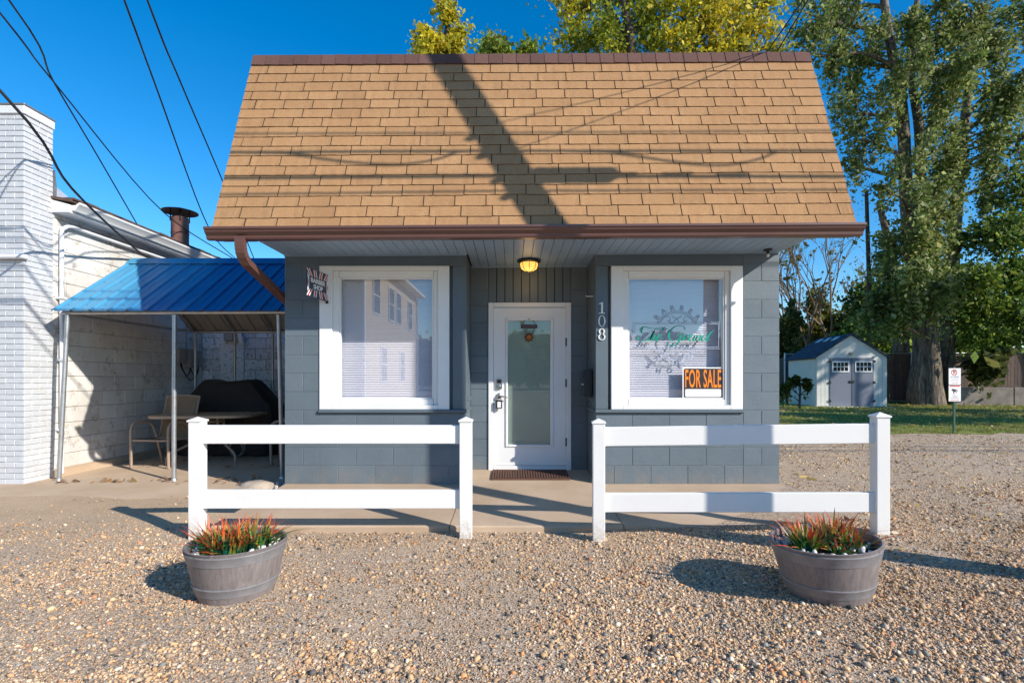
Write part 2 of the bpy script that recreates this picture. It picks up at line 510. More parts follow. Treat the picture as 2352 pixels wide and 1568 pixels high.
M['bark_tan'] = pmat('tan_bark', (0.22, 0.155, 0.10), 0.95, 0.3, 3, 0.4, 12)

# window glass: clear sheet that mirrors by Fresnel
def glass_mat(name, ior, tint=(1, 1, 1)):
    t = NT(name)
    tr = t.n.new('ShaderNodeBsdfTransparent'); tr.inputs['Color'].default_value = (*tint, 1)
    gl = t.n.new('ShaderNodeBsdfGlossy'); gl.inputs['Roughness'].default_value = 0.0
    lw = t.n.new('ShaderNodeLayerWeight'); lw.inputs['Blend'].default_value = 0.5
    f0 = ((ior - 1) / (ior + 1)) ** 2
    fr = t.math('MULTIPLY_ADD', t.math('POWER', lw.outputs['Facing'], 5.0), 1 - f0); fr.node.inputs[2].default_value = f0
    mx = t.n.new('ShaderNodeMixShader')
    t.l.new(fr, mx.inputs[0]); t.l.new(tr.outputs[0], mx.inputs[1]); t.l.new(gl.outputs[0], mx.inputs[2])
    t.l.new(mx.outputs[0], t.out.inputs['Surface'])
    return t.m
M['glass'] = glass_mat('window_glass', 2.5, (0.93, 0.94, 0.98))
M['door_glass'] = glass_mat('door_glass', 1.95, (0.80, 0.88, 0.85))
t = NT('lit_amber_glass')
t.color((0.8, 0.5, 0.15)).set(0.3)
t.b.inputs['Emission Color'].default_value = (1.0, 0.55, 0.10, 1); t.b.inputs['Emission Strength'].default_value = 0.9
M['amber'] = t.m

def text_mesh(s, size, mat, extrude=0.002, sx=1.0, bold=0.0, space=1.0, align='CENTER'):
    cu = bpy.data.curves.new('txt', 'FONT')
    cu.body = s; cu.size = size; cu.extrude = extrude; cu.offset = bold
    cu.align_x = align; cu.align_y = 'CENTER'; cu.space_character = space; cu.resolution_u = 3
    o = bpy.data.objects.new('txt', cu); COL.objects.link(o)
    dg = bpy.context.evaluated_depsgraph_get()
    me = bpy.data.meshes.new_from_object(o.evaluated_get(dg))
    bpy.data.objects.remove(o); bpy.data.curves.remove(cu)
    me.materials.clear(); me.materials.append(mat)
    if sx != 1.0: me.transform(Matrix.Diagonal((sx, 1, 1, 1)))
    return me

def fit(me, w, h):
    """stretch a flat text mesh to w x h, centred on its origin"""
    a = np.empty(len(me.vertices) * 3, dtype=np.float32); me.vertices.foreach_get('co', a); a = a.reshape(-1, 3)
    lo, hi = a.min(0), a.max(0)
    a[:, 0] = (a[:, 0] - (lo[0] + hi[0]) / 2) * w / (hi[0] - lo[0])
    a[:, 1] = (a[:, 1] - (lo[1] + hi[1]) / 2) * h / (hi[1] - lo[1])
    me.vertices.foreach_set('co', a.ravel()); me.update()
    return me

def bake(me, mtx):
    me.transform(mtx); me.update(); return me

def stand(x, y, z):
    """text drawn in XY -> upright, facing -Y"""
    return Matrix.Translation((x, y, z)) @ Matrix.Rotation(math.radians(90), 4, 'X')

def np_mesh(name, V, Fc, mat, cols=None, smooth=False):
    """V (n,3) array, Fc (m,k) array; cols (n,3) point colours"""
    me = bpy.data.meshes.new(name)
    V = np.ascontiguousarray(V, dtype=np.float32); Fc = np.ascontiguousarray(Fc, dtype=np.int32)
    m, k = Fc.shape
    me.vertices.add(len(V)); me.vertices.foreach_set('co', V.ravel())
    me.loops.add(m * k); me.loops.foreach_set('vertex_index', Fc.ravel())
    me.polygons.add(m)
    me.polygons.foreach_set('loop_start', np.arange(0, m * k, k, dtype=np.int32))
    me.polygons.foreach_set('loop_total', np.full(m, k, dtype=np.int32))
    if smooth: me.polygons.foreach_set('use_smooth', np.ones(m, dtype=bool))
    me.update(calc_edges=True)
    if cols is not None:
        a = me.color_attributes.new('Col', 'FLOAT_COLOR', 'POINT')
        c4 = np.ones((len(V), 4), dtype=np.float32); c4[:, :3] = cols
        a.data.foreach_set('color', c4.ravel())
    me.materials.append(mat)
    return me

def rot_basis(n):
    """n random orthonormal frames"""
    q = RNG.normal(size=(n, 4)); q /= np.linalg.norm(q, axis=1)[:, None]
    w, x, y, z = q.T
    R = np.empty((n, 3, 3))
    R[:, 0, 0] = 1 - 2 * (y * y + z * z); R[:, 0, 1] = 2 * (x * y - z * w); R[:, 0, 2] = 2 * (x * z + y * w)
    R[:, 1, 0] = 2 * (x * y + z * w); R[:, 1, 1] = 1 - 2 * (x * x + z * z); R[:, 1, 2] = 2 * (y * z - x * w)
    R[:, 2, 0] = 2 * (x * z - y * w); R[:, 2, 1] = 2 * (y * z + x * w); R[:, 2, 2] = 1 - 2 * (x * x + y * y)
    return R
# ================================================================== THE SETTING
def lin(a, b, n): return list(np.linspace(a, b, n))

def gz2(x, y):
    u = 0.009 * math.sin(1.7 * x + 0.5) * math.sin(1.3 * y + 0.8) + 0.005 * math.sin(4.1 * x - 2.2 * y)
    f = max(0.0, min(1.0, (9.5 - y) / 2.0)) * max(0.0, min(1.0, (y - 0.5)))
    if x < -2.3 and y > 5.2: f *= 0.0
    return gz(x, y) + u * f - (0.012 if (x < -2.4 and y > 5.3) else 0.0)

xs = [-600, -150, -40, -15] + lin(-7, 6, 88) + [8, 12, 20, 40, 150, 600]
ys = [-600, -150, -40, -10, -3] + lin(0, 11, 74) + [14, 20, 40, 150, 600, 1500]
V = np.array([(x, y, gz2(x, y)) for y in ys for x in xs])
nx = len(xs)
Fq = np.array([(j * nx + i, j * nx + i + 1, (j + 1) * nx + i + 1, (j + 1) * nx + i) for j in range(len(ys) - 1) for i in range(nx - 1)])
tag(obj('ground', np_mesh('ground', V, Fq, M['ground'], smooth=True)), kind='structure')

# lawn behind the gravel, with a ragged front edge
xs = lin(2.0, 60, 117)
edge = [10.75 + 0.10 * math.sin(3.1 * x) + 0.13 * math.sin(7.3 * x + 1) + 0.06 * math.sin(17 * x) + 0.02 * (x - 9) for x in xs]
rows = [0, 0.5, 1.5, 4, 10, 30, 90]
V = np.array([(x, edge[i] + r, 0.121 + (0.02 if r > 0 else 0)) for r in rows for i, x in enumerate(xs)])
nx = len(xs)
Fq = np.array([(j * nx + i, j * nx + i + 1, (j + 1) * nx + i + 1, (j + 1) * nx + i) for j in range(len(rows) - 1) for i in range(nx - 1)])
tag(obj('lawn', np_mesh('lawn', V, Fq, M['lawn'], smooth=True)), kind='structure')

# concrete walk in front of the shop, three slabs
def walk_z(y):
    return 0.05 + (y - 4.25) * (0.064 / 1.393) if y <= 5.643 else 0.114 + (y - 5.643) * 0.0756
pv = bpy.data.objects.new('pavement', None); COL.objects.link(pv); tag(pv, kind='structure')
for (x0, x1, y1) in ((-2.50, -0.524, 5.66), (-0.516, 0.926, 6.30), (0.934, 2.97, 5.66)):
    m = MB()
    yy = [4.25, 4.262, 4.7, 5.643, y1] if y1 > 5.7 else [4.25, 4.262, 4.7, 5.2, y1]
    zz = [walk_z(y) for y in yy]; zz[0] -= 0.010
    prof = [(y, z) for y, z in zip(yy, zz)] + [(y1, -0.15), (4.25, -0.15)]
    m.prism_x(prof, x0, x1)
    m.build('paving_slab', M['concrete'], pv)

# old concrete patio between the buildings, with a broken front edge
m = MB()
pf = [(-9.5, 5.65), (-6.4, 5.75), (-5.6, 5.55), (-4.9, 5.62), (-4.1, 5.42), (-3.4, 5.56), (-2.9, 5.5), (-2.52, 5.62)]
n = len(pf)
vs = [(x, y - 0.05, -0.035) for x, y in pf] + [(x, y + 0.10, 0.006) for x, y in pf] + [(x, 9.8, 0.02) for x, y in pf]
fs = [(r * n + i, r * n + i + 1, (r + 1) * n + i + 1, (r + 1) * n + i) for r in (0, 1) for i in range(n - 1)]
m.add(vs, fs)
tag(m.build('patio', M['concrete'], smooth=True), kind='structure')

# ================================================================== BLOCK / BRICK LAYING
_cache = {}
def piece(name, mat, kind, l, h, t, c):
    key = (name, mat.name, kind, round(l, 3), round(h, 3))
    if key not in _cache:
        m = MB()
        if kind == '-y': m.cbox(0, l, 0, t, 0, h, c)
        elif kind == '+x': m.cbox(-t, 0, 0, l, 0, h, c)
        elif kind == '-x': m.cbox(0, t, 0, l, 0, h, c)
        _cache[key] = m.mesh(name, mat)
    return _cache[key]

def lay(name, parent, mat, kind, x, y, L, z0, z1, course, blen, gap, t=0.03, c=0.004, phase=0, jit=0.0012, joined=None):
    """courses of blocks in running bond; along X for kind '-y', along Y for '+x' / '-x'"""
    k = 0; z = z0
    while z < z1 - 0.02:
        h = min(course - gap, z1 - z)
        u = -((k + phase) % 2) * (blen / 2)
        while u < L - 0.01:
            a = max(u, 0.0); b = min(u + blen - gap, L)
            if b - a > 0.025:
                d = random.uniform(-jit, jit)
                loc = (x + a, y + d, z) if kind == '-y' else (x + d, y + a, z)
                if joined is not None:
                    if kind == '-y': joined.box(loc[0], loc[0] + b - a, loc[1], loc[1] + t, z, z + h)
                else:
                    o = obj(name, piece(name, mat, kind, b - a, h, t, c), parent, loc)
                    o.rotation_euler = (random.uniform(-1, 1) * 0.001, 0, random.uniform(-1, 1) * 0.001)
            u += blen
        z += course; k += 1

# ================================================================== THE SHOP
WY = 5.643; RY = 6.265; RX0, RX1 = -0.505, 0.92; XL, XR = -2.505, 2.946
ZB = 0.09
tilt = lambda x: 0.0063 * (x - 0.22)
ZS = 2.645
shop = thing('barber_shop', 'small slate grey block shop with steep tan shingle roof and recessed white door', 'shop', (0.22, WY, 0.114), world=True)
m = MB()
m.box(XL, -2.121, WY + 0.004, WY + 0.2, ZB, ZS + 0.02)
m.box(-2.121, RX0 - 0.006, WY + 0.004, WY + 0.2, ZB, 0.894)
m.box(RX1 + 0.006, 2.548, WY + 0.004, WY + 0.2, ZB, 0.894)
m.box(2.548, XR, WY + 0.004, WY + 0.2, ZB, ZS + 0.02)
m.box(RX0 - 0.2, RX0 - 0.006, WY + 0.2, RY + 0.2, ZB, 0.894)
m.box(RX1 + 0.006, RX1 + 0.2, WY + 0.2, RY + 0.2, ZB, 0.894)
m.box(RX0 - 0.004, -0.290, RY + 0.006, RY + 0.2, ZB, ZS + 0.02)
m.box(0.724, RX1 + 0.004, RY + 0.006, RY + 0.2, ZB, ZS + 0.02)
m.box(XL, XL + 0.2, WY + 0.2, 11.0, ZB, ZS + 0.02)
m.box(XR - 0.2, XR, WY + 0.2, 11.0, ZB, ZS + 0.02)
m.box(XL + 0.2, XR - 0.2, 10.8, 11.0, ZB, ZS + 0.02)
wall = m.build('wall', M['mortar'], shop)
for (kx, x, y, L, z1, ph) in (('-y', XL, WY, 0.382, ZS, 0), ('-y', -2.121, WY, 1.612, 0.894, 1), ('-y', 0.924, WY, 1.622, 0.894, 1), ('-y', 2.550, WY, 0.396, ZS, 0),
                              ('-y', RX0, RY, 0.214, ZS, 0), ('-y', 0.726, RY, 0.192, ZS, 1),
                              ('+x', RX0, WY + 0.034, 0.56, 0.894, 0), ('-x', RX1, WY + 0.034, 0.56, 0.894, 0)):
    z0 = 0.114 if y == WY or kx != '-y' else 0.13
    lay('block', wall, M['grey'], kx, x, y, L, z0, z1, 0.2032, 0.406, 0.004, 0.03, 0.003, ph, 0.0008)
# ceiling over the inside, floor of the inside
MB().box(XL, XR, WY + 0.15, 11, ZS + 0.03, ZS + 0.08).build('ceiling', M['interior'], shop)
MB().box(XL + 0.2, XR - 0.2, RY + 0.2, 10.8, 0.05, 0.12).build('inside_floor', M['interior'], shop)

# smooth painted boards round the windows and in the recess
def board(x0, x1, y0, y1, z0, z1, name, mat='grey_smooth', c=0.003, par=None):
    return MB().cbox(x0, x1, y0, y1, z0, z1, c).build(name, M[mat], par or shop)
board(-2.121, RX0, WY + 0.001, WY + 0.12, 2.515, ZS + 0.02, 'header_board')
board(RX1, 2.548, WY + 0.001, WY + 0.12, 2.515, ZS + 0.02, 'header_board')
board(-2.126, RX0 + 0.008, WY - 0.032, WY + 0.12, 0.897, 0.934, 'window_ledge', c=0.006)
board(RX1 - 0.008, 2.553, WY - 0.032, WY + 0.12, 0.897, 0.934, 'window_ledge', c=0.006)
board(-0.653, RX0 - 0.002, WY + 0.002, WY + 0.13, 0.936, 2.513, 'corner_post')
board(RX1 + 0.002, 1.0585, WY + 0.002, WY + 0.13, 0.936, 2.513, 'corner_post')
board(-0.70, -0.651, WY + 0.06, WY + 0.12, 0.936, 2.513, 'side_stop')
board(1.057, 1.10, WY + 0.06, WY + 0.12, 0.936, 2.513, 'side_stop')
board(RX0 - 0.04, RX0 - 0.002, WY + 0.132, RY + 0.003, 0.897, ZS + 0.02, 'return_panel')
board(RX1 + 0.002, RX1 + 0.04, WY + 0.132, RY + 0.003, 0.897, ZS + 0.02, 'return_panel')
board(RX0 - 0.004, RX0 + 0.010, WY + 0.16, RY - 0.06, 1.02, 1.06, 'return_rail')
board(RX1 - 0.010, RX1 + 0.004, WY + 0.16, RY - 0.06, 1.02, 1.06, 'return_rail')
board(RX0 - 0.004, RX0 + 0.012, WY + 0.05, RY - 0.01, 0.897, 0.934, 'return_ledge')
board(RX1 - 0.012, RX1 + 0.004, WY + 0.05, RY - 0.01, 0.897, 0.934, 'return_ledge')
# vertical boards over the door
MB().box(-0.29, 0.724, RY + 0.016, RY + 0.15, 2.19, ZS + 0.02).build('door_header', M['dark'], shop)
w = 1.014 / 10
for i in range(10):
    board(-0.29 + i * w + 0.004, -0.29 + (i + 1) * w - 0.004, RY + 0.002, RY + 0.03, 2.203, ZS + 0.01, 'batten_board')

# soffit boards
M_so = MB(); M_so.prism_x([(4.93, ZS + 0.013), (WY + 0.02, ZS + 0.013), (WY + 0.02, ZS + 0.03), (4.93, ZS + 0.03)], XL, XR, tilt)
M_so.prism_x([(WY + 0.02, ZS + 0.013), (RY + 0.02, ZS + 0.013), (RY + 0.02, ZS + 0.03), (WY + 0.02, ZS + 0.03)], RX0 - 0.02, RX1 + 0.02, tilt)
soff = M_so.build('soffit', M['dark'], shop)
pw = (XR - XL) / 54
for i in range(54):
    x0 = XL + i * pw; x1 = x0 + pw
    xc = (x0 + x1) / 2
    y1 = RY + 0.004 if RX0 - 0.02 < xc < RX1 + 0.02 else WY + 0.004
    g = 0.0035
    prof = [(x0 + g, ZS), (x1 - g, ZS), (x1 - g + 0.003, ZS + 0.013), (x0 + g - 0.003, ZS + 0.013)]
    mm = MB()
    vs = [(x, 4.94, z + tilt(x)) for x, z in prof] + [(x, y1, z + tilt(x)) for x, z in prof]
    mm.add(vs, [(0, 1, 5, 4), (1, 2, 6, 5), (2, 3, 7, 6), (3, 0, 4, 7), (3, 2, 1, 0), (4, 5, 6, 7)])
    mm.build('soffit_board', M['soffit'], soff)
for (x0, x1, y0, y1) in ((XL, RX0, WY - 0.016, WY + 0.0), (RX1, XR, WY - 0.016, WY + 0.0), (RX0, RX1, RY - 0.016, RY + 0.0)):
    MB().prism_x([(y0, ZS - 0.012), (y1, ZS - 0.012), (y1, ZS - 0.001), (y0, ZS - 0.001)], x0, x1, tilt).build('soffit_trim', M['soffit'], soff)

# ---- windows
def window(tx0, tx1, gx0, gx1, name='window'):
    tz0, tz1, gz0, gz1 = 0.935, 2.513, 1.0445, 2.393
    wroot = MB()
    y = WY - 0.012
    ix0, ix1, iz0, iz1 = gx0 - 0.064, gx1 + 0.055, gz0 - 0.062, gz1 + 0.07
    # one casing mesh: four boards butted
    for bx in ((tx0, ix0, tz0, tz1), (ix1, tx1, tz0, tz1), (ix0 + .001, ix1 - .001, iz1, tz1), (ix0 + .001, ix1 - .001, tz0, iz0)):
        wroot.cbox(bx[0], bx[1], y, WY + 0.12, bx[2], bx[3], 0.003)
    win = wroot.build(name, M['trim'], shop)
    fr = MB(); yf = WY + 0.018
    for bx in ((ix0, gx0, iz0, iz1), (gx1, ix1, iz0, iz1), (gx0 + .001, gx1 - .001, gz1, iz1), (gx0 + .001, gx1 - .001, iz0, gz0)):
        fr.cbox(bx[0] + .001, bx[1] - .001, yf, WY + 0.10, bx[2] + .001, bx[3] - .001, 0.006)
    fr.build('frame', M['trim'], win)
    st = MB(); ys_ = WY + 0.030
    e = 0.016
    for bx in ((gx0, gx0 + e, gz0, gz1), (gx1 - e, gx1, gz0, gz1), (gx0 + e, gx1 - e, gz1 - e, gz1), (gx0 + e, gx1 - e, gz0, gz0 + e)):
        st.cbox(bx[0], bx[1], ys_, WY + 0.09, bx[2], bx[3], 0.003)
    st.build('sash', M['trim'], win)
    gl = MB(); gl.add([(gx0, WY + 0.052, gz0), (gx1, WY + 0.052, gz0), (gx1, WY + 0.052, gz1), (gx0, WY + 0.052, gz1)], [(0, 1, 2, 3)])
    gl.build('pane', M['glass'], win)
    # mini blind: thin curved slats, too fine to pick apart
    bl = MB(); p = 0.0262; z = gz1 - 0.01
    a = math.radians(69)
    k = 0
    while z > gz0 - 0.01:
        hw = 0.0175
        dj = random.uniform(-0.0008, 0.0008)
        pts = [(-hw, 0.0), (-hw * 0.3, 0.0022), (hw * 0.3, 0.0022), (hw, 0.0)]
        vs = []
        for xx in (gx0 - 0.03, gx1 + 0.03):
            for (u, b) in pts:
                vs.append((xx, WY + 0.135 + u * math.cos(a) + b * math.sin(a), z + dj + u * math.sin(a) - b * math.cos(a)))
        bl.add(vs, [(0, 1, 5, 4), (1, 2, 6, 5), (2, 3, 7, 6)])
        z -= p; k += 1
    b = bl.build('blind_slats', M['blind'], win); tag(b, 'closed white mini blind slats behind the pane', kind='stuff')
    # dim liner box behind the blind
    lb = MB()
    lb.box(gx0 - 0.2, gx1 + 0.2, WY + 0.55, WY + 0.57, gz0 - 0.2, gz1 + 0.2)
    lb.build('inner_screen', M['interior'], win)
    return win
win_l = window(-2.120, -0.692, -1.917, -0.870)
win_r = window(1.092, 2.541, 1.285, 2.354)

# ---- lettering on the right pane (strokes traced in the plane of the glass)
GY = WY + 0.050
def dec(u, v):
    """position on the right pane from the drawing grid (u 0..1452, v 0..1568)"""
    px = (1530 + u / 5.808) * 0.9408; py = (720 + v / 5.808) * 0.9408
    s = GY / F
    return ((px - 1176) * s, GY, E + (870 - py) * s)

def stroke(mb, pts, w0, w1, n=7):
    """flat ribbon with swelling width; pts in grid units"""
    path = smooth_path([(p[0], p[1], 0) for p in pts], n)
    N = len(path); vs = []
    for i, p in enumerate(path):
        t = (path[min(i + 1, N - 1)] - path[max(i - 1, 0)])
        t = t.normalized() if t.length > 0 else Vector((1, 0, 0))
        nrm = Vector((-t.y, t.x, 0))
        k = abs(t.y) if t.y > 0.15 or t.y < -0.85 else 0.15
        w = w0 + (w1 - w0) * (k ** 1.5) * min(1, 6 * i / N, 6 * (N - 1 - i) / N + 0.05)
        a, b = p + nrm * w / 2, p - nrm * w / 2
        vs += [dec(a.x, a.y), dec(b.x, b.y)]
    mb.add(vs, [(2 * i, 2 * i + 1, 2 * i + 3, 2 * i + 2) for i in range(N - 1)])

script = {
 'T': [[(180, 500), (205, 462), (250, 450), (300, 462), (380, 474), (450, 470), (512, 462), (505, 486), (455, 488), (400, 484)],
       [(402, 490), (370, 545), (330, 610), (275, 648), (215, 655), (165, 632), (165, 605), (190, 603)],
       [(240, 452), (215, 480), (205, 520), (240, 545)]],
 'h': [[(395, 500), (365, 560), (322, 650)], [(330, 632), (362, 585), (395, 568), (398, 590), (372, 640), (392, 648), (420, 622)]],
 'e': [[(420, 622), (465, 605), (488, 578), (470, 564), (440, 590), (430, 628), (452, 650), (500, 615)]],
 'G': [[(826, 492), (812, 452), (762, 434), (690, 446), (630, 492), (602, 556), (604, 616), (640, 650), (694, 642), (746, 600), (776, 556)],
       [(784, 552), (760, 616), (726, 676), (676, 712), (616, 718), (574, 698), (570, 672)],
       [(716, 572), (762, 556), (806, 560)]],
 'r': [[(790, 650), (815, 600), (850, 565), (835, 600), (808, 650)], [(828, 612), (860, 572), (885, 566), (890, 580)]],
 'a': [[(960, 575), (925, 568), (890, 600), (885, 640), (905, 652), (940, 620), (968, 575)], [(968, 570), (945, 620), (940, 648), (965, 645), (990, 615)]],
 'n': [[(1000, 570), (985, 610), (968, 652)], [(980, 625), (1020, 578), (1045, 570), (1042, 596), (1022, 640), (1040, 650), (1070, 620)]],
 'd': [[(1140, 578), (1105, 568), (1068, 600), (1062, 640), (1082, 654), (1118, 622), (1150, 575)], [(1238, 498), (1190, 540), (1150, 600), (1128, 645), (1150, 648), (1180, 620)]],
}
mb = MB()
for ch in script.values():
    for s in ch: stroke(mb, s, 8, 27)
mb.v = [(x, y - 0.0015, z) for x, y, z in mb.v]
let = mb.build('script_lettering', M['green_vinyl'], win_r); tag(let, 'green script lettering The Grand on the right pane')
mb = MB()
def ring(cx, cy, R, w, a0, a1, n=40):
    vs = []
    for i in range(n + 1):
        a = math.radians(a0 + (a1 - a0) * i / n)
        for rr in (R - w / 2, R + w / 2): vs.append(dec(cx + rr * math.sin(a), cy - rr * math.cos(a)))
    mb.add(vs, [(2 * i, 2 * i + 1, 2 * i + 3, 2 * i + 2) for i in range(n)])
def bar(u0, v0, u1, v1): mb.add([dec(u0, v0), dec(u1, v0), dec(u1, v1), dec(u0, v1)], [(0, 1, 2, 3)])
for R, w in ((330, 12), (306, 11)):
    ring(712, 560, R, w, -60, 60); ring(712, 588, R, w, 120, 240)
for (a, b, c, d) in ((84, 386, 1336, 764), (112, 408, 1308, 742)):
    bar(a, b, c, b + 7); bar(a, d - 7, c, d); bar(a, b + 7.5, a + 7, d - 7.5); bar(c - 7, b + 7.5, c, d - 7.5)
def thin(pts, w=10): stroke(mb, pts, w, w)
for sgn in (-1, 1):
    for (ys0, dy) in ((0, 1), (1148, -1)):
        q = lambda u, v: (712 + sgn * u, ys0 + dy * v)
        thin([q(230, 385), (q(190, 330)), q(140, 305), q(100, 325), q(98, 360), q(125, 372), q(140, 355)])
        thin([q(98, 360), q(100, 392), q(60, 396)])
thin([(660, 385), (712, 335), (780, 300)], 16); thin([(640, 305), (712, 340), (740, 385)], 12)
thin([(660, 763), (712, 813), (780, 848)], 16); thin([(640, 843), (712, 808), (740, 763)], 12)
mb.v = [(x, y - 0.0012, z) for x, y, z in mb.v]
mb.build('window_emblem', M['frost'], win_r)
sgrid = GY / F * 0.9408 / 5.808
for word, R, cy, a0, da, up in (('BARBER', 378, 560, -50, 20, True), ('SHOP', 386, 588, 36, -24, False)):
    for i, ch in enumerate(word):
        a = a0 + da * i
        me = text_mesh(ch, 0.074, M['frost'], 0.0006, 1.1, 0.003)
        ar = math.radians(a)
        if up: p = dec(712 + R * math.sin(ar), cy - R * math.cos(ar)); rot = -ar
        else: p = dec(712 - R * math.sin(ar), cy + R * math.cos(ar)); rot = -ar
        bake(me, Matrix.Translation((p[0], p[1] - 0.0014, p[2])) @ Matrix.Rotation(math.radians(90), 4, 'X') @ Matrix.Rotation(rot if up else rot, 4, 'Z'))
        obj('pane_letter', me, win_r)

# ---- door
DY = RY
door = MB()
fx0, fx1, fz0, fz1 = -0.289, 0.723, 0.150, 2.201
sx0, sx1, sz0, sz1 = -0.2255, 0.657, 0.214, 2.142
for bx in ((fx0, sx0 - .003, fz0, fz1), (sx1 + .003, fx1, fz0, fz1), (sx0 - .002, sx1 + .002, sz1 + .004, fz1), (sx0 - .002, sx1 + .002, fz0, sz0 - .006)):
    door.cbox(bx[0], bx[1], DY - 0.018, DY + 0.12, bx[2], bx[3], 0.004)
dr = door.build('door', M['door'], shop)
lx0, lx1, lz0, lz1 = -0.0815, 0.508, 0.437, 2.015
gx0, gx1, gz0_, gz1_ = -0.052, 0.4685, 0.466, 1.980
sl = MB()
for bx in ((sx0, lx0, sz0, sz1), (lx1, sx1, sz0, sz1), (lx0, lx1, lz1, sz1), (lx0, lx1, sz0, lz0)):
    sl.box(bx[0], bx[1], DY + 0.004, DY + 0.05, bx[2], bx[3])
sl.build('door_leaf', M['door'], dr)
sl = MB()
for bx in ((lx0, gx0, lz0, lz1), (gx1, lx1, lz0, lz1), (gx0 + .001, gx1 - .001, gz1_, lz1), (gx0 + .001, gx1 - .001, lz0, gz0_)):
    sl.cbox(bx[0], bx[1], DY - 0.010, DY + 0.045, bx[2], bx[3], 0.007)
sl.build('glazing_frame', M['door'], dr)
MB().add([(gx0, DY + 0.012, gz0_), (gx1, DY + 0.012, gz0_), (gx1, DY + 0.012, gz1_), (gx0, DY + 0.012, gz1_)], [(0, 1, 2, 3)]).build('pane', M['door_glass'], dr)
bl = MB(); z = gz1_
while z > gz0_:
    bl.add([(gx0, DY + 0.022, z), (gx1, DY + 0.022, z), (gx1, DY + 0.031, z - 0.0165), (gx0, DY + 0.031, z - 0.0165)], [(0, 1, 2, 3)])
    z -= 0.0155
tag(bl.build('blind_slats', M['blind_door'], dr), 'grey blind slats sealed between the door panes', kind='stuff')
MB().box(gx0 - 0.02, gx1 + 0.02, DY + 0.034, DY + 0.04, gz0_ - 0.02, gz1_ + 0.02).build('blind_back', M['interior'], dr)
for z in (1.72, 1.22, 0.50):
    MB().cbox(sx1 - 0.004, sx1 + 0.012, DY - 0.022, DY + 0.002, z - 0.05, z + 0.05, 0.003).build('hinge', M['black'], dr)
# keypad deadbolt and lever handle
kp = MB(); cx, cz = -0.157, 1.216
prof = [(-0.037, -0.062), (0, -0.072), (0.037, -0.062), (0.037, 0.05), (0.02, 0.062), (0, 0.066), (-0.02, 0.062), (-0.037, 0.05)]
kp.prism_y([(cx + a, cz + b) for a, b in prof], DY - 0.022, DY + 0.006)
k0 = kp.build('keypad_lock', M['chrome'], dr)
MB().cbox(cx - 0.026, cx + 0.026, DY - 0.027, DY - 0.020, cz + 0.002, cz + 0.046, 0.004).build('keypad', M['black'], k0)
kk = MB(); kk.lathe([(0.0, 0.0), (0.024, 0.0), (0.022, 0.012), (0.012, 0.016), (0.0, 0.016)], 20)
kk.v = [(cx + x, DY - 0.022 - z, cz - 0.034 + y) for x, y, z in kk.v]
kk.build('cylinder', M['chrome'], k0, smooth=True)
lv = MB(); lx, lz = -0.157, 1.064
lv.lathe([(0.0, 0.0), (0.034, 0.0), (0.033, 0.012), (0.018, 0.018), (0.014, 0.045), (0.0, 0.047)], 24)
lv.v = [(lx + x, DY - z, lz + y) for x, y, z in lv.v]
lv.tube([(lx, DY - 0.045, lz), (lx + 0.03, DY - 0.052, lz - 0.004), (lx + 0.08, DY - 0.050, lz - 0.014), (lx + 0.118, DY - 0.042, lz - 0.02)], [0.010, 0.009, 0.008, 0.006], 10)
lv.build('lever_handle', M['chrome'], dr, smooth=True)

# ---- roof: steep front slope, low slope behind
A = Vector((0, 4.905, E + 1.461)); B = Vector((0, 5.690, E + 3.59))
S = (B - A).normalized(); SL = (B - A).length; NN = Vector((0, -S.z, S.y))
RX_0, RX_1 = -2.864, 3.294
m = MB()
P0 = A - NN * 0.004; P1 = B - NN * 0.004; P2 = B - NN * 0.07; P3 = A - NN * 0.07
m.prism_x([(p.y, p.z) for p in (P0, P1, P2, P3)], RX_0, RX_1, tilt)
roof = m.build('roof', M['slot'], shop)
m = MB(); m.prism_x([(4.97, ZS + 0.035), (5.60, 4.45), (5.74, 4.80), (11.1, 4.15), (11.1, ZS + 0.085), (5.8, ZS + 0.085), (5.79, ZS + 0.035)], XL, XR, tilt)
m.build('gable_wall', M['grey_smooth'], shop)
m = MB(); m.prism_x([(5.70, E + 3.565), (11.3, 4.20), (11.3, 4.28), (5.70, E + 3.62)], RX_0 + .01, RX_1 - .01, tilt)
m.build('rear_roof', M['brown_shingle'], shop)

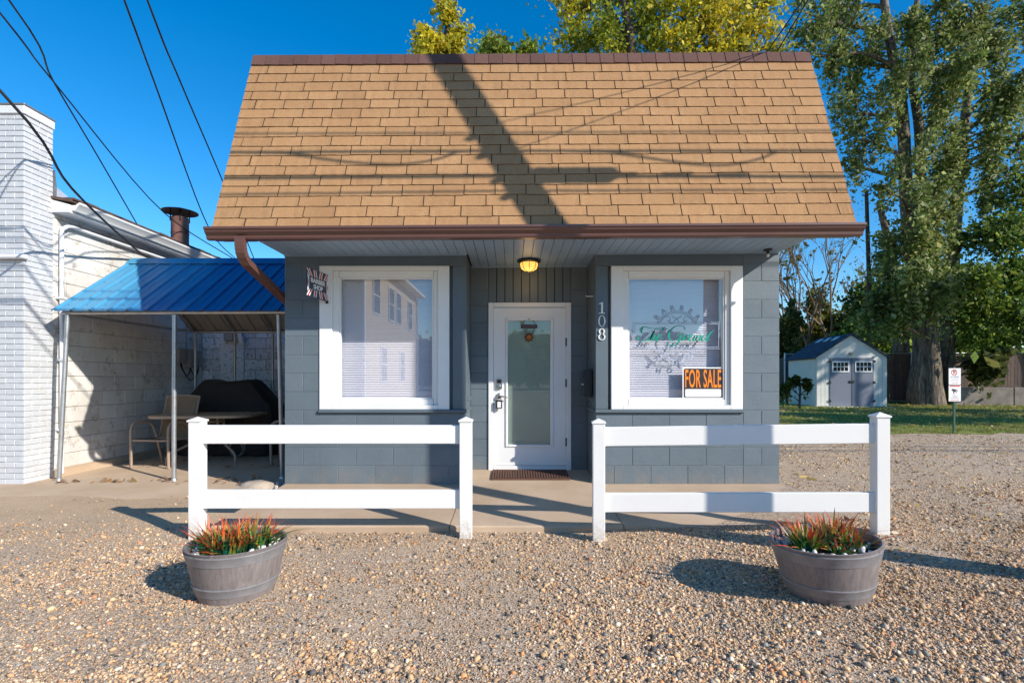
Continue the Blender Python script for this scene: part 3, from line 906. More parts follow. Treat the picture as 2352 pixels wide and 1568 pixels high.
SX = Vector((1, 0, 0.0063)).normalized()
def roof_matrix(x, s, lift=0.0, rot=0.0):
    o = A + S * s + NN * lift; o.x = x; o.z += tilt(x)
    c, d = math.cos(rot), math.sin(rot)
    ax = SX * c + S * d; ay = S * c - SX * d
    mt = Matrix.Identity(4)
    for i in range(3):
        mt[i][0] = ax[i]; mt[i][1] = ay[i]; mt[i][2] = NN[i]; mt[i][3] = o[i]
    return mt
tab_cache = {}
def tab_mesh(w, var):
    key = (round(w, 3), var)
    if key not in tab_cache:
        m = MB()
        r = random.Random(var * 17 + int(w * 1000))
        n = 6; vs = []
        for i in range(n + 1):
            x = w * i / n
            lift = 0.0105 + r.uniform(-0.0012, 0.0022) + (0.0022 if i in (0, n) else 0)
            j = r.uniform(-0.0016, 0.0016)
            vs += [(x, j, 0.0), (x, j, lift), (x, 0.15, 0.0018), (x, 0.15, -0.003)]
        fs = []
        for i in range(n):
            a = 4 * i; b = a + 4
            fs += [(a, b, b + 1, a + 1), (a + 1, b + 1, b + 2, a + 2), (a + 2, b + 2, b + 3, a + 3)]
        fs += [(0, 1, 2, 3), (4 * n + 3, 4 * n + 2, 4 * n + 1, 4 * n)]
        m.add(vs, fs)
        me_ = m.mesh('shingle', M['shingle']); me_.materials.append(M['butt'])
        for i_, p_ in enumerate(me_.polygons):
            if i_ >= 3 * n or i_ % 3 == 0: p_.material_index = 1
        tab_cache[key] = me_
    return tab_cache[key]
EXP = 0.1262; TAB = 0.3048; slot = 0.009
upper = MB()
for r_ in range(17):
    off = (0.0, 0.152, 0.305, 0.15)[r_ % 4] * 0.5 + (0.1524 if r_ % 2 else 0) + 0.012 * r_
    x = RX_0 - TAB + (off % TAB)
    if x + TAB - slot - RX_0 < 0.07: x += TAB; xa = RX_0 - 0.008
    else: xa = None
    while x < RX_1 - 0.01:
        a = max(x, RX_0 - 0.008); b = min(x + TAB - slot, RX_1 + 0.008)
        if xa is not None: a = xa; xa = None
        if RX_1 - b < 0.075: b = RX_1 + 0.008; x = RX_1
        if b - a > 0.02:
            w_ = round(b - a, 2) if abs(b - a - (TAB - slot)) > 0.004 else TAB - slot
            mt = roof_matrix(a, r_ * EXP - 0.012 + random.uniform(-0.002, 0.002) + 0.004 * math.sin(1.1 * a + 2.3 * r_) + 0.0025 * math.sin(3.7 * a + r_), 0.0, random.uniform(-1, 1) * 0.004)
            me = tab_mesh(w_, random.randrange(6))
            if r_ < 14:
                o = obj('shingle', me, roof); o.matrix_basis = mt
            else:
                upper.add([mt @ v.co for v in me.vertices], [tuple(p.vertices) for p in me.polygons])
        x += TAB
uo = upper.build('upper_shingles', M['shingle'], roof); tag(uo, kind='stuff')
uo.data.materials.append(M['butt'])
for i_, p_ in enumerate(uo.data.polygons):
    if i_ % 20 >= 18 or i_ % 20 % 3 == 0: p_.material_index = 1
# brown cap pieces along the top edge
cw = 0.1537; ncap = int((RX_1 - RX_0) / cw) + 1
cm = MB()
pr = [(-0.135, 0.012), (-0.135, 0.020), (0.0, 0.020), (0.020, 0.010), (0.028, -0.05), (0.0, 0.004)]
vs = []
for (x, l) in ((0, 0.0), (cw + 0.02, -0.006)):
    for (s, n_) in pr: vs.append((x, s, n_ + l))
k = len(pr)
cm.add(vs, [(i, (i + 1) % k, k + (i + 1) % k, k + i) for i in range(k)] + [tuple(range(k))[::-1], tuple(range(k, 2 * k))])
cme = cm.mesh('ridge_cap', M['cap'])
for i in range(ncap):
    x = RX_0 - 0.005 + i * cw
    if x + cw > RX_1 + 0.04: break
    o = obj('ridge_cap', cme, roof); o.matrix_basis = roof_matrix(x, SL + random.uniform(-0.003, 0.003), random.uniform(0, 0.002), random.uniform(-1, 1) * 0.006)
# fascia, gutter, downspout
MB().prism_x([(4.885, E + 1.345), (4.945, E + 1.345), (4.985, E + 1.44), (4.885, E + 1.44)], RX_0 + 0.01, RX_1 - 0.01, tilt).build('fascia', M['gutter'], shop)
MB().prism_x([(4.946, ZS - 0.004), (5.06, ZS - 0.004), (5.06, ZS + 0.02), (4.946, ZS + 0.02)], XR + 0.004, RX_1 - 0.02, tilt).build('soffit_return', M['soffit'], shop)
MB().prism_x([(4.946, ZS - 0.004), (5.06, ZS - 0.004), (5.06, ZS + 0.02), (4.946, ZS + 0.02)], RX_0 + 0.02, XL - 0.004, tilt).build('soffit_return', M['soffit'], shop)
z0 = E + 1.335
gp = [(4.884, z0), (4.842, z0), (4.833, z0 + 0.012), (4.829, z0 + 0.035), (4.800, z0 + 0.062), (4.793, z0 + 0.082), (4.782, z0 + 0.088), (4.782, z0 + 0.108), (4.792, z0 + 0.108), (4.80, z0 + 0.09), (4.83, z0 + 0.06), (4.84, z0 + 0.02), (4.878, z0 + 0.02), (4.884, z0 + 0.118)]
MB().prism_x(gp, RX_0 - 0.02, RX_1 + 0.02, tilt).build('gutter', M['gutter'], shop)
for xe in (RX_0 - 0.022, RX_1 + 0.019):
    MB().prism_x([gp[i] for i in (0, 1, 2, 3, 4, 5, 6, 7, 13)], xe, xe + 0.003, tilt).build('gutter_end', M['gutter'], shop)
dx = -2.565
path = [(dx, 4.84, z0 + 0.0), (dx, 4.84, z0 - 0.07), (dx, 4.865, z0 - 0.15), (dx, 4.94, z0 - 0.215), (dx, 5.90, z0 - 0.47), (dx, 5.98, z0 - 0.52), (dx, 6.0, z0 - 0.60), (dx, 6.0, 0.25), (dx, 5.92, 0.15)]
path = smooth_path(path[:4], 5)[:-1] + [Vector(p) for p in path[3:]]
m = MB(); hw, hd = 0.042, 0.03
vs = []
for i, p in enumerate(path):
    t_ = (path[min(i + 1, len(path) - 1)] - path[max(i - 1, 0)]).normalized()
    nrm = Vector((0, -t_.z, t_.y))
    k = 1.0 + (0.06 if i % 2 and i < 15 else 0)
    for (a, b) in ((-1, -1), (1, -1), (1, 1), (-1, 1)): vs.append(p + Vector((hw * a * k, 0, 0)) + nrm * hd * b * k)
m.add(vs, [(4 * i + j, 4 * i + (j + 1) % 4, 4 * i + 4 + (j + 1) % 4, 4 * i + 4 + j) for i in range(len(path) - 1) for j in range(4)])
m.build('downspout', M['gutter'], shop)

# ---- house number, hook
for i, ch in enumerate('108'):
    zc = 2.052 - i * 0.1455; xc = 0.989
    if ch == '1':
        q = MB()
        q.prism_y([(xc - 0.034, zc - 0.063), (xc + 0.036, zc - 0.063), (xc + 0.036, zc - 0.056), (xc + 0.012, zc - 0.053), (xc + 0.012, zc + 0.063), (xc + 0.004, zc + 0.063), (xc - 0.034, zc + 0.046), (xc - 0.034, zc + 0.039), (xc - 0.008, zc + 0.044), (xc - 0.008, zc - 0.053), (xc - 0.034, zc - 0.056)], WY - 0.012, WY - 0.001)
        q.build('house_number', M['digit'], shop)
        continue
    # oval numerals with thick sides and thin tops
    q = MB()
    rings_ = [(zc, 0.040, 0.0635)] if ch == '0' else [(zc + 0.031, 0.034, 0.0325), (zc - 0.029, 0.040, 0.0355)]
    for (zz, rx, rz) in rings_:
        n = 32; vs = []
        for k in range(n):
            a_ = 2 * math.pi * k / n; c_, s_ = math.cos(a_), math.sin(a_)
            for yy_ in (WY - 0.012, WY - 0.001):
                vs.append((xc + rx * c_, yy_, zz + rz * s_))
                vs.append((xc + (rx - 0.015) * c_, yy_, zz + (rz - 0.0065) * s_))
        q.add(vs, [f for k in range(n) for f in ((4 * k, 4 * ((k + 1) % n), 4 * ((k + 1) % n) + 1, 4 * k + 1), (4 * k, 4 * k + 2, 4 * ((k + 1) % n) + 2, 4 * ((k + 1) % n)), (4 * k + 1, 4 * ((k + 1) % n) + 1, 4 * ((k + 1) % n) + 3, 4 * k + 3))])
    q.build('house_number', M['digit'], shop)
MB().tube([(RX1, WY + 0.16, 2.205), (RX1 - 0.075, WY + 0.16, 2.205), (RX1 - 0.085, WY + 0.16, 2.215)], 0.006, 8).build('hook', M['trim'], shop)

# ---- things on and about the shop
# flush lamp in the porch ceiling (lit)
lp = thing('porch_lamp', 'lit amber porch lamp with black faceted base under the soffit', 'lamp', (0.197, 5.93, ZS + tilt(0.2)))
MB().lathe([(0.0, 0.0), (0.128, 0.0), (0.137, -0.008), (0.137, -0.026), (0.112, -0.036), (0.0, -0.036)], 8).build('lamp_base', M['black'], lp)
gl = MB().lathe([(0.103, -0.036), (0.100, -0.07), (0.088, -0.105), (0.045, -0.128), (0.0, -0.135)], 8).build('lamp_glass', M['amber'], lp)
for k in range(8):
    a = 2 * math.pi * k / 8
    MB().tube([(r * math.cos(a), r * math.sin(a), z) for r, z in ((0.106, -0.036), (0.103, -0.07), (0.091, -0.106), (0.047, -0.130), (0.006, -0.139))], 0.0035, 5).build('cage_wire', M['black'], lp)
MB().lathe([(0.0, -0.136), (0.012, -0.138), (0.010, -0.150), (0.0, -0.154)], 10).build('finial', M['black'], lp)
ld = bpy.data.lights.new('porch_lamp_bulb', 'POINT'); ld.energy = 0.9; ld.color = (1, 0.6, 0.25); ld.shadow_soft_size = 0.08
lo = bpy.data.objects.new('bulb', ld); COL.objects.link(lo); lo.parent = lp; lo.location = (0, 0, -0.2)
# bare lamp holder at the corner of the soffit
fl = thing('lamp_holder', 'black bare bulb holder under the soffit by the right corner', 'lamp', (2.75, 5.50, ZS + tilt(2.75)))
MB().lathe([(0.0, 0.0), (0.045, 0.0), (0.045, -0.012), (0.02, -0.02), (0.016, -0.05), (0.0, -0.05)], 16).build('holder', M['black'], fl, smooth=True)
MB().lathe([(0.012, -0.05), (0.016, -0.062), (0.012, -0.078), (0.0, -0.084)], 12).build('bulb_glass', M['sign_white'], fl, smooth=True)
# mailbox on the return wall
mbx = thing('mailbox', 'black metal mailbox on the recess wall beside the door', 'mailbox', (RX1 - 0.012, 5.90, 1.07))
MB().prism_y([(0.0, 0.0), (-0.095, 0.0), (-0.095, 0.25), (-0.06, 0.30), (0.0, 0.305)], -0.10, 0.14).build('box', M['black'], mbx)
MB().prism_y([(-0.004, 0.308), (-0.063, 0.304), (-0.101, 0.252), (-0.101, 0.205), (-0.107, 0.205), (-0.107, 0.255), (-0.066, 0.311), (-0.004, 0.315)], -0.11, 0.15).build('lid', M['black'], mbx)
MB().tube([(-0.10, -0.106, 0.14), (-0.122, -0.112, 0.14)], 0.010, 10).build('catch', M['chrome'], mbx)
# key lock box on the lever
kb = thing('key_lock_box', 'small dark key lock box hanging on the door lever', 'lock box', (-0.157, DY - 0.045, 0.91))
MB().cbox(-0.036, 0.036, -0.022, 0.020, 0.0, 0.105, 0.007).build('body', M['black'], kb)
MB().cbox(-0.022, 0.022, -0.026, -0.021, 0.012, 0.085, 0.003).build('dial_panel', M['sign_white'], kb)
MB().tube(smooth_path([(-0.02, 0, 0.10), (-0.021, 0, 0.145), (0.0, 0, 0.172), (0.021, 0, 0.145), (0.02, 0, 0.10)], 5), 0.0055, 8).build('shackle', M['chrome'], kb)
# doormat
dm = thing('doormat', 'brown ribbed coir mat on the step at the white door', 'doormat', (0.21, 5.99, walk_z(5.99) + 0.001))
mm = MB().cbox(-0.447, 0.447, -0.20, 0.215, 0.0, 0.016, 0.004)
for i in range(30):
    x = -0.43 + i * 0.0297
    mm.cbox(x - 0.010, x + 0.010, -0.185, 0.2, 0.0155, 0.024, 0.003)
o = mm.build('mat_body', M['mat'], dm); o.rotation_euler = (0.0755, 0, 0)
# welcome plaque with sun on the door glass
wp = thing('welcome_plaque', 'dark WELCOME plaque with orange sun hanging on the door glass', 'plaque', (0.208, DY - 0.004, 1.889))
MB().cbox(-0.100, 0.100, -0.008, 0.0, 0.0, 0.044, 0.002).build('plate', M['sign_black'], wp)
me = fit(text_mesh('WELCOME', 0.038, pmat('plaque_letters', (0.30, 0.12, 0.12), 0.6, 0.05), 0.0012, 1.0, 0.0005), 0.175, 0.024)
bake(me, stand(0, -0.009, 0.021)); obj('lettering', me, wp)
rg = [(0.075 * math.cos(a), -0.003, 0.045 + 0.065 * math.sin(a)) for a in lin(0, math.pi, 15)]
MB().tube(rg, 0.0028, 6).build('hanging_wire', M['black'], wp)
rg = [(0.062 * math.cos(a), -0.003, 0.0 + 0.072 * math.sin(a)) for a in lin(math.pi, 2 * math.pi, 15)]
MB().tube(rg, 0.0028, 6).build('hanging_wire', M['black'], wp)
MB().lathe([(0.0, -0.004), (0.016, -0.004), (0.016, 0.004), (0.0, 0.004)], 12, (0, -0.004, 0.112)).build('suction_cup', M['metalbox'], wp)
sunm = MB(); mo = pmat('sun_orange', (0.42, 0.13, 0.02), 0.5, 0.35, 60)
for k in range(16):
    a = 2 * math.pi * k / 16; R = 0.066 if k % 2 == 0 else 0.052
    c_ = Vector((0, -0.004, -0.112))
    d = Vector((math.cos(a), 0, math.sin(a))); p = Vector((-math.sin(a), 0, math.cos(a)))
    sunm.add([c_ + d * 0.03 + p * 0.011, c_ + d * 0.03 - p * 0.011, c_ + d * R, c_ + d * 0.032 + Vector((0, -0.008, 0))], [(0, 1, 3), (1, 2, 3), (2, 0, 3), (0, 2, 1)])
sn = sunm.build('sun_rays', pmat('sun_dark_rays', (0.16, 0.035, 0.02), 0.5, 0.4, 60), wp)
f_ = MB().lathe([(0.0, 0.016), (0.02, 0.012), (0.034, 0.004), (0.036, 0.0), (0.0, 0.0)], 20)
f_.v = [(x, -0.004 - z, -0.112 + y) for x, y, z in f_.v]
face = f_.build('sun_face', mo, wp, smooth=True)

# FOR SALE sign inside the right pane, leaning in the corner
fs_ = thing('for_sale_sign', 'black and orange FOR SALE sign in the right shop window corner', 'sign', (2.126, GY - 0.004, 1.06))
MB().cbox(-0.232, 0.222, -0.001, 0.001, -0.012, 0.34, 0.0004).build('white_edge', M['sign_white'], fs_)
def rrect(x0, x1, z0, z1, r, y0, y1, n=5):
    pts = []
    for (cx, cz, a0) in ((x1 - r, z1 - r, 0), (x0 + r, z1 - r, 90), (x0 + r, z0 + r, 180), (x1 - r, z0 + r, 270)):
        for i in range(n + 1):
            a = math.radians(a0 + 90 * i / n); pts.append((cx + r * math.cos(a), cz + r * math.sin(a)))
    return MB().prism_y(pts, y0, y1)
rrect(-0.217, 0.211, 0.0, 0.326, 0.018, -0.0025, -0.0011).build('sign_panel', M['sign_black'], fs_)
rrect(-0.203, 0.197, 0.010, 0.098, 0.012, -0.0035, -0.0026).build('blank_panel', M['sign_white'], fs_)
me = fit(text_mesh('FOR SALE', 0.272, M['orange'], 0.0005, 1.0, 0.004, 1.06), 0.400, 0.205)
bake(me, stand(-0.003, -0.0034, 0.214)); obj('lettering', me, fs_)

# projecting barber sign
bs = thing('barber_shop_sign', 'red white and blue BARBER SHOP sign projecting from the left wall', 'sign', (-2.03, WY - 0.004, 2.118))
bs.rotation_euler = (0, 0, math.atan2(-0.42, -0.062))     # local +X runs out from the wall
SW, SH = 0.425, 0.296
def sbox(x0, x1, z0, z1, y0, y1, name, mat, par=None):
    return MB().box(x0, x1, y0, y1, z0, z1).build(name, M[mat], par or bs)
MB().cbox(0.0, SW, -0.006, 0.006, 0.0, SH, 0.002).build('panel', M['navy'], bs)
MB().cbox(-0.004, 0.03, -0.012, 0.012, -0.022, 0.012, 0.003).build('bracket', M['black'], bs)
# the face that looks to +X of the scene is local +Y
Yf = 0.0066
def spoly(pts, name, mat, lift=0.0):
    m = MB(); n = len(pts)
    m.add([(x, Yf + lift - 0.0004, z) for x, z in pts] + [(x, Yf + lift, z) for x, z in pts], [tuple(range(n, 2 * n)), tuple(range(n))[::-1]] + [(k, (k + 1) % n, n + (k + 1) % n, n + k) for k in range(n)])
    return m.build(name, M[mat], bs)
bw = 0.082
for side in (0, 1):
    z_in, z_out = (bw, 0.008) if side == 0 else (SH - bw, SH - 0.008)
    for i in range(7):
        xc = 0.045 + i * (SW - 0.09) / 6; lean = (i - 3) * -0.010
        for (h_, mt_, lf) in ((0.030, 'sign_white', 0.0), (0.013, 'red', 0.0006)):
            if i % 2 == 1 and h_ < 0.02: continue
            if i % 2 == 1: continue
            spoly([(xc - h_ - lean, z_out), (xc + h_ - lean, z_out), (xc + h_ + lean, z_in), (xc - h_ + lean, z_in)], 'stripe', mt_, lf)
for (x0, x1) in ((0.006, 0.036), (SW - 0.036, SW - 0.006)):
    xo, xi = (x0, x1) if x0 < 0.1 else (x1, x0)
    spoly([(xo, 0.05), (xo, SH - 0.05), (xi, SH / 2 + 0.055), (xi, SH / 2 - 0.055)], 'side_stripe', 'sign_white')
    spoly([(xo, SH / 2 - 0.05), (xo, SH / 2 + 0.05), ((xo + xi * 2) / 3, SH / 2)], 'side_stripe', 'red', 0.0006)
for word, zc in (('BARBER', 0.178), ('SHOP', 0.115)):
    me = fit(text_mesh(word, 0.092, M['sign_white'], 0.0006, 0.88, 0.003), 0.29 if word == 'BARBER' else 0.19, 0.050)
    # readable from +Y side: mirrored X direction
    bake(me, Matrix.Translation((SW / 2, Yf + 0.0006, zc)) @ Matrix.Rotation(math.radians(180), 4, 'Z') @ Matrix.Rotation(math.radians(90), 4, 'X'))
    obj('lettering', me, bs)
# ================================================================== RAIL FENCES
def rail_fence(name, label, p0, p1, z0, z1, base0, base1, post=0.097, h=0.966):
    """two posts (centres p0, p1), two rails; z0/z1 offset of the rails at either end"""
    p0 = Vector((*p0, 0)); p1 = Vector((*p1, 0))
    d = (p1 - p0); L = d.length; ang = math.atan2(d.y, d.x)
    f = thing(name, label, 'fence', (p0.x, p0.y, base0), ang, 'white vinyl rail fences before the shop')
    for (x, zb) in ((0.0, 0.0), (L, base1 - base0)):
        hp = post / 2
        po = MB().cbox(x - hp, x + hp, -hp, hp, zb - 0.12, zb + h - 0.035, 0.004).build('post', M['pvc'], f)
        c = MB(); k = hp + 0.007
        zc = zb + h - 0.036
        c.add([(x - k, -k, zc), (x + k, -k, zc), (x + k, k, zc), (x - k, k, zc), (x - k, -k, zc + 0.012), (x + k, -k, zc + 0.012), (x + k, k, zc + 0.012), (x - k, k, zc + 0.012), (x, 0, zc + 0.038)],
              [(3, 2, 1, 0), (0, 1, 5, 4), (1, 2, 6, 5), (2, 3, 7, 6), (3, 0, 4, 7), (4, 5, 8), (5, 6, 8), (6, 7, 8), (7, 4, 8)])
        c.build('cap', M['pvc'], po)
    for (zt, zb) in ((0.901, 0.753), (0.384, 0.236)):
        r = MB(); a = 0.0; b = L
        vs = []
        for (x, dz) in ((0.0, z0), (L, z1)):
            for (y, z) in ((-0.0205, zb + 0.004), (-0.0165, zb), (0.0165, zb), (0.0205, zb + 0.004), (0.0205, zt - 0.004), (0.0165, zt), (-0.0165, zt), (-0.0205, zt - 0.004)):
                vs.append((x, y, z + dz))
        r.add(vs, [(i, (i + 1) % 8, 8 + (i + 1) % 8, 8 + i) for i in range(8)])
        r.build('rail', M['pvc'], f)
    return f
rail_fence('rail_fence', 'white two-rail vinyl fence beside the patio, behind the denser leafy barrel', (-2.519, 4.105), (-0.369, 4.105), 0, 0, 0, 0)
rail_fence('rail_fence', 'white two-rail vinyl fence under the FOR SALE window, crossed by a pole shadow', (0.682, 4.035), (2.765, 3.85), -0.039, 0.008, 0.028, 0.09, post=0.094, h=0.930)

# ================================================================== BARREL PLANTERS
def planter(label, loc, R, rz):
    pl = thing('barrel_planter', label, 'planter', loc, rz, 'half barrel planters')
    H = 0.305; n = 64; r0 = R * 0.745
    def prof(z): return r0 + (R - r0) * (z / H) ** 0.92 + 0.003 * math.sin(math.pi * z / H)
    pts = [(prof(z), z) for z in lin(0.0, H, 14)]
    pts = [(r0 - 0.02, -0.01)] + pts + [(R + 0.003, H + 0.004), (R - 0.004, H + 0.007), (R - 0.014, H + 0.002), (R - 0.020, H - 0.03), (R - 0.035, H - 0.10)]
    MB().lathe(pts, n).build('barrel', M['barrel'], pl, smooth=True)
    for (za, zb) in ((H - 0.068, H - 0.014), (0.052, 0.102)):
        hp = [(prof(za) - 0.002, za - 0.003), (prof(za) + 0.0035, za), (prof(za) + 0.0045, za + 0.004), (prof(zb) + 0.0045, zb - 0.006), (prof(zb) + 0.007, zb - 0.003), (prof(zb) + 0.006, zb + 0.002), (prof(zb) - 0.002, zb + 0.003)]
        MB().lathe(hp, n).build('hoop', M['hoop'], pl, smooth=True)
    MB().lathe([(0.0, H - 0.040), (R * 0.5, H - 0.04), (R - 0.022, H - 0.045)], 32).build('soil', M['soil'], pl)
    for k in range(2):
        a = -1.75 + 0.09 * k
        rv = MB().lathe([(0, 0.004), (0.004, 0.003), (0.005, 0.0)], 8)
        p = prof(0.03) + 0.001
        rv.v = [(p * math.cos(a) + z * math.cos(a) - x * math.sin(a), p * math.sin(a) + z * math.sin(a) + x * math.cos(a), 0.045 + y) for x, y, z in rv.v]
        rv.build('rivet', M['chrome'], pl)
    return pl

ico_v = None
def icosphere(sub=1):
    bm = bmesh.new(); bmesh.ops.create_icosphere(bm, subdivisions=sub, radius=1.0)
    v = np.array([p.co[:] for p in bm.verts]); f = np.array([[q.index for q in p.verts] for p in bm.faces])
    bm.free(); return v, f
IV, IF = icosphere(1)
IV2, IF2 = icosphere(2)

def stone_bed(label, loc, R, seed, spots):
    r = random.Random(seed)
    st = thing('white_stones', label, 'stones', loc, 0)
    vars_ = []
    for q in range(5):
        v = IV * np.array([1.0, 0.8 + 0.1 * q % 0.3, 0.7])
        v = v * (1 + RNG.uniform(-0.22, 0.22, (len(v), 1)))
        vars_.append(np_mesh('stone', v, IF, M['white_stone']))
    placed = []
    for (a0, a1, r0, r1, num) in spots:
        for _ in range(num):
            for _try in range(30):
                a = math.radians(r.uniform(a0, a1)); rad = r.uniform(r0, r1) * R
                s = r.uniform(0.013, 0.026)
                p = (rad * math.cos(a), rad * math.sin(a))
                if all((p[0] - q[0]) ** 2 + (p[1] - q[1]) ** 2 > ((s + q[2]) * 0.8) ** 2 for q in placed): break
            placed.append((*p, s))
            o = obj('stone', vars_[r.randrange(5)], st, (*p, 0.256 + s * 0.55 + r.uniform(0, 0.006)))
            o.scale = (s, s, s); o.rotation_euler = (r.uniform(0, 6), r.uniform(0, 6), r.uniform(0, 6))
    return st

def spiky(label, loc, clumps, seed):
    """artificial grass: arching blades, green at the base and red at the tip"""
    g = np.random.default_rng(seed)
    root = thing('spiky_plant', label, 'plant', loc, 0)
    for (cx, cy, rad, nb, h0, h1) in clumps:
        Vs, Fs, Cs = [], [], []
        for _ in range(nb):
            a = g.uniform(0, 2 * math.pi); rr = rad * math.sqrt(g.uniform(0, 1))
            b = np.array([cx + rr * math.cos(a) * 0.75, cy + rr * math.sin(a) * 0.75, 0.245])
            out = g.uniform(0.15, 1.0) ** 1.2
            aa = a + g.normal(0, 0.5)
            L = g.uniform(h0, h1) * 0.78
            d = np.array([math.cos(aa), math.sin(aa), 0.0])
            lean = out * (0.5 + 1.05 * rr / rad)
            wdt = g.uniform(0.0042, 0.0088)
            side = np.array([-math.sin(aa), math.cos(aa), 0.0])
            tw = g.normal(0, 0.6); side = side * math.cos(tw) + np.array([0, 0, 1]) * math.sin(tw) * 0.4
            n = 6
            low = g.uniform() < 0.38
            if low: L *= 0.72
            gr = np.array([[0.012, 0.14, 0.075], [0.05, 0.20, 0.045], [0.20, 0.30, 0.03], [0.015, 0.17, 0.10]])[g.integers(4)]
            rd = np.array([[0.66, 0.075, 0.025], [0.50, 0.045, 0.025], [0.72, 0.15, 0.04]])[g.integers(3)]
            tip = g.uniform(0.48, 0.95) if not low else g.uniform(1.0, 1.9)
            base = len(Vs)
            for i in range(n + 1):
                t = i / n
                p = b + np.array([0, 0, 1]) * L * (t - 0.35 * lean * t * t) + d * L * lean * t ** 1.7
                w = wdt * (1.0 - t ** 2.2) * (0.7 + 0.6 * min(1, 3 * t)) + 0.0002
                Vs += [p - side * w, p + side * w]
                m_ = min(1, max(0, (t - tip * 0.6) / (tip * 0.5 + 1e-3)))
                yl = np.array([0.40, 0.30, 0.03])
                c = gr * (1 - m_) + rd * m_
                if 0.2 < m_ < 0.8: c = c * 0.6 + yl * 0.4
                c = c * g.uniform(0.75, 1.2)
                Cs += [c, c]
            for i in range(n): Fs.append([base + 2 * i, base + 2 * i + 1, base + 2 * i + 3, base + 2 * i + 2])
        obj('leaf_clump', np_mesh('leaf_clump', np.array(Vs), np.array(Fs), M['blade'], np.array(Cs)), root)
    return root
PL = (-1.642, 3.06, -0.004); PR = (1.80, 2.915, gz(1.8, 2.9) - 0.004)
planter('grey brown half barrel planter full of a dense spiky plant', PL, 0.272, 0.3)
planter('grey brown half barrel planter with loose spiky clumps, by the pole shadow', PR, 0.277, 0.0)
stone_bed('white stones heaped in the barrel with the dense plant', PL, 0.25, 3, ((-60, 60, 0.72, 0.95, 16), (60, 130, 0.8, 0.95, 3), (-150, -60, 0.8, 0.97, 17), (170, 210, 0.8, 0.96, 5), (-40, 40, 0.5, 0.7, 5)))
stone_bed('pale stones in the barrel with loose spiky clumps', PR, 0.25, 4, ((-50, 40, 0.55, 0.92, 13), (-130, -50, 0.75, 0.95, 12), (140, 230, 0.6, 0.95, 14), (-100, 100, 0.1, 0.5, 8)))
spiky('dense spiky plant with green blades and red tips in a barrel', PL, [(-0.07, 0.0, 0.16, 230, 0.15, 0.30), (0.07, 0.04, 0.14, 190, 0.15, 0.29), (-0.02, -0.08, 0.13, 130, 0.10, 0.20)], 5)
spiky('loose spiky clumps with red tips above pale stones in a barrel', PR, [(-0.12, -0.03, 0.085, 120, 0.16, 0.30), (0.07, 0.05, 0.115, 170, 0.15, 0.28), (0.02, -0.11, 0.06, 45, 0.08, 0.16), (0.13, -0.06, 0.07, 70, 0.11, 0.22)], 6)

for o_ in bpy.data.objects:                      # the yard rises to the right, so that barrel leans a little
    if o_.parent is None and o_.name.split('.')[0] in ('barrel_planter', 'white_stones', 'spiky_plant'):
        o_.rotation_euler.y = -0.085 if o_.location.x > 0 else 0.0
# ================================================================== WHITE BUILDING ON THE LEFT
BX = -5.88; BY = 6.17; BYE = 6.56; BY2 = 9.71
wb = thing('white_building', 'white painted brick and block building with brown roof beside the patio', 'building', (BX, BY, 0), world=True)
PT = 4.46
m = MB()
m.box(-9.0, BX - 0.010, BY + 0.010, BYE, -0.05, PT)
pier = m.build('brick_pier', M['brick_mortar'], wb)
lay('brick', pier, M['brick'], '-y', BX - 0.426, BY, 0.416, 0.0, PT, 0.0677, 0.2133, 0.0095, 0.05, 0.003, 0, 0.002)
lay('brick', pier, M['brick'], '+x', BX, BY, 0.39, 0.0, PT, 0.0677, 0.2133, 0.0095, 0.05, 0.003, 1, 0.002)
jm = MB(); lay('brick', pier, M['brick'], '-y', BX - 0.426 - 0.2133 * 11, BY, 0.2133 * 11 - 0.0095, 0.0, PT, 0.0677, 0.2133, 0.0095, 0.05, 0.003, 0, 0.002, joined=jm)
tag(jm.build('more_bricks', M['brick'], pier), kind='stuff')
MB().cbox(-9.0, BX + 0.018, BY - 0.018, BYE + 0.01, PT, PT + 0.10, 0.006).build('coping', M['white_pipe'], wb)
MB().cbox(-9.0, BX + 0.024, BY - 0.024, BYE + 0.016, PT + 0.10, PT + 0.125, 0.004).build('coping_flashing', pmat('grey_flashing', (0.22, 0.22, 0.23), 0.5, 0.1, metal=0.4), wb)
m = MB()
m.box(-9.0, BX - 0.010, BYE, 14.0, -0.05, 3.52)
sw = m.build('side_wall', M['block_mortar'], wb)
lay('block', sw, M['block'], '+x', BX, BYE + 0.004, BY2 - BYE - 0.006, 0.09, 3.50, 0.2032, 0.406, 0.006, 0.03, 0.004, 0, 0.003)
MB().add([(BX + 0.001, BYE + 0.02, 0.0), (BX + 0.07, BYE + 0.02, 0.0), (BX + 0.07, BY2, 0.0), (BX + 0.001, BY2, 0.0), (BX + 0.001, BYE + 0.02, 0.115), (BX + 0.05, BYE + 0.02, 0.095), (BX + 0.05, BY2, 0.095), (BX + 0.001, BY2, 0.115)],
         [(0, 1, 5, 4), (1, 2, 6, 5), (4, 5, 6, 7), (2, 3, 7, 6)]).build('footing', M['concrete'], wb)
# wing across the end of the patio
m = MB(); m.box(BX - 0.01, -1.2, BY2 + 0.010, 12.0, -0.05, 2.98)
rw = m.build('wing_wall', M['block_mortar'], wb)
lay('block', rw, M['block_flake'], '-y', BX + 0.004, BY2, 2.9, 0.02, 2.95, 0.2032, 0.406, 0.009, 0.03, 0.004, 1, 0.004)
MB().cbox(-5.53, -5.07, BY2 - 0.03, BY2 + 0.01, 0.02, 2.9, 0.01).build('pilaster', M['block_flake'], wb)
MB().cbox(BX - 0.05, -1.1, BY2 - 0.10, 12.1, 2.99, 3.10, 0.01).build('wing_roof', M['brown_shingle'], wb)
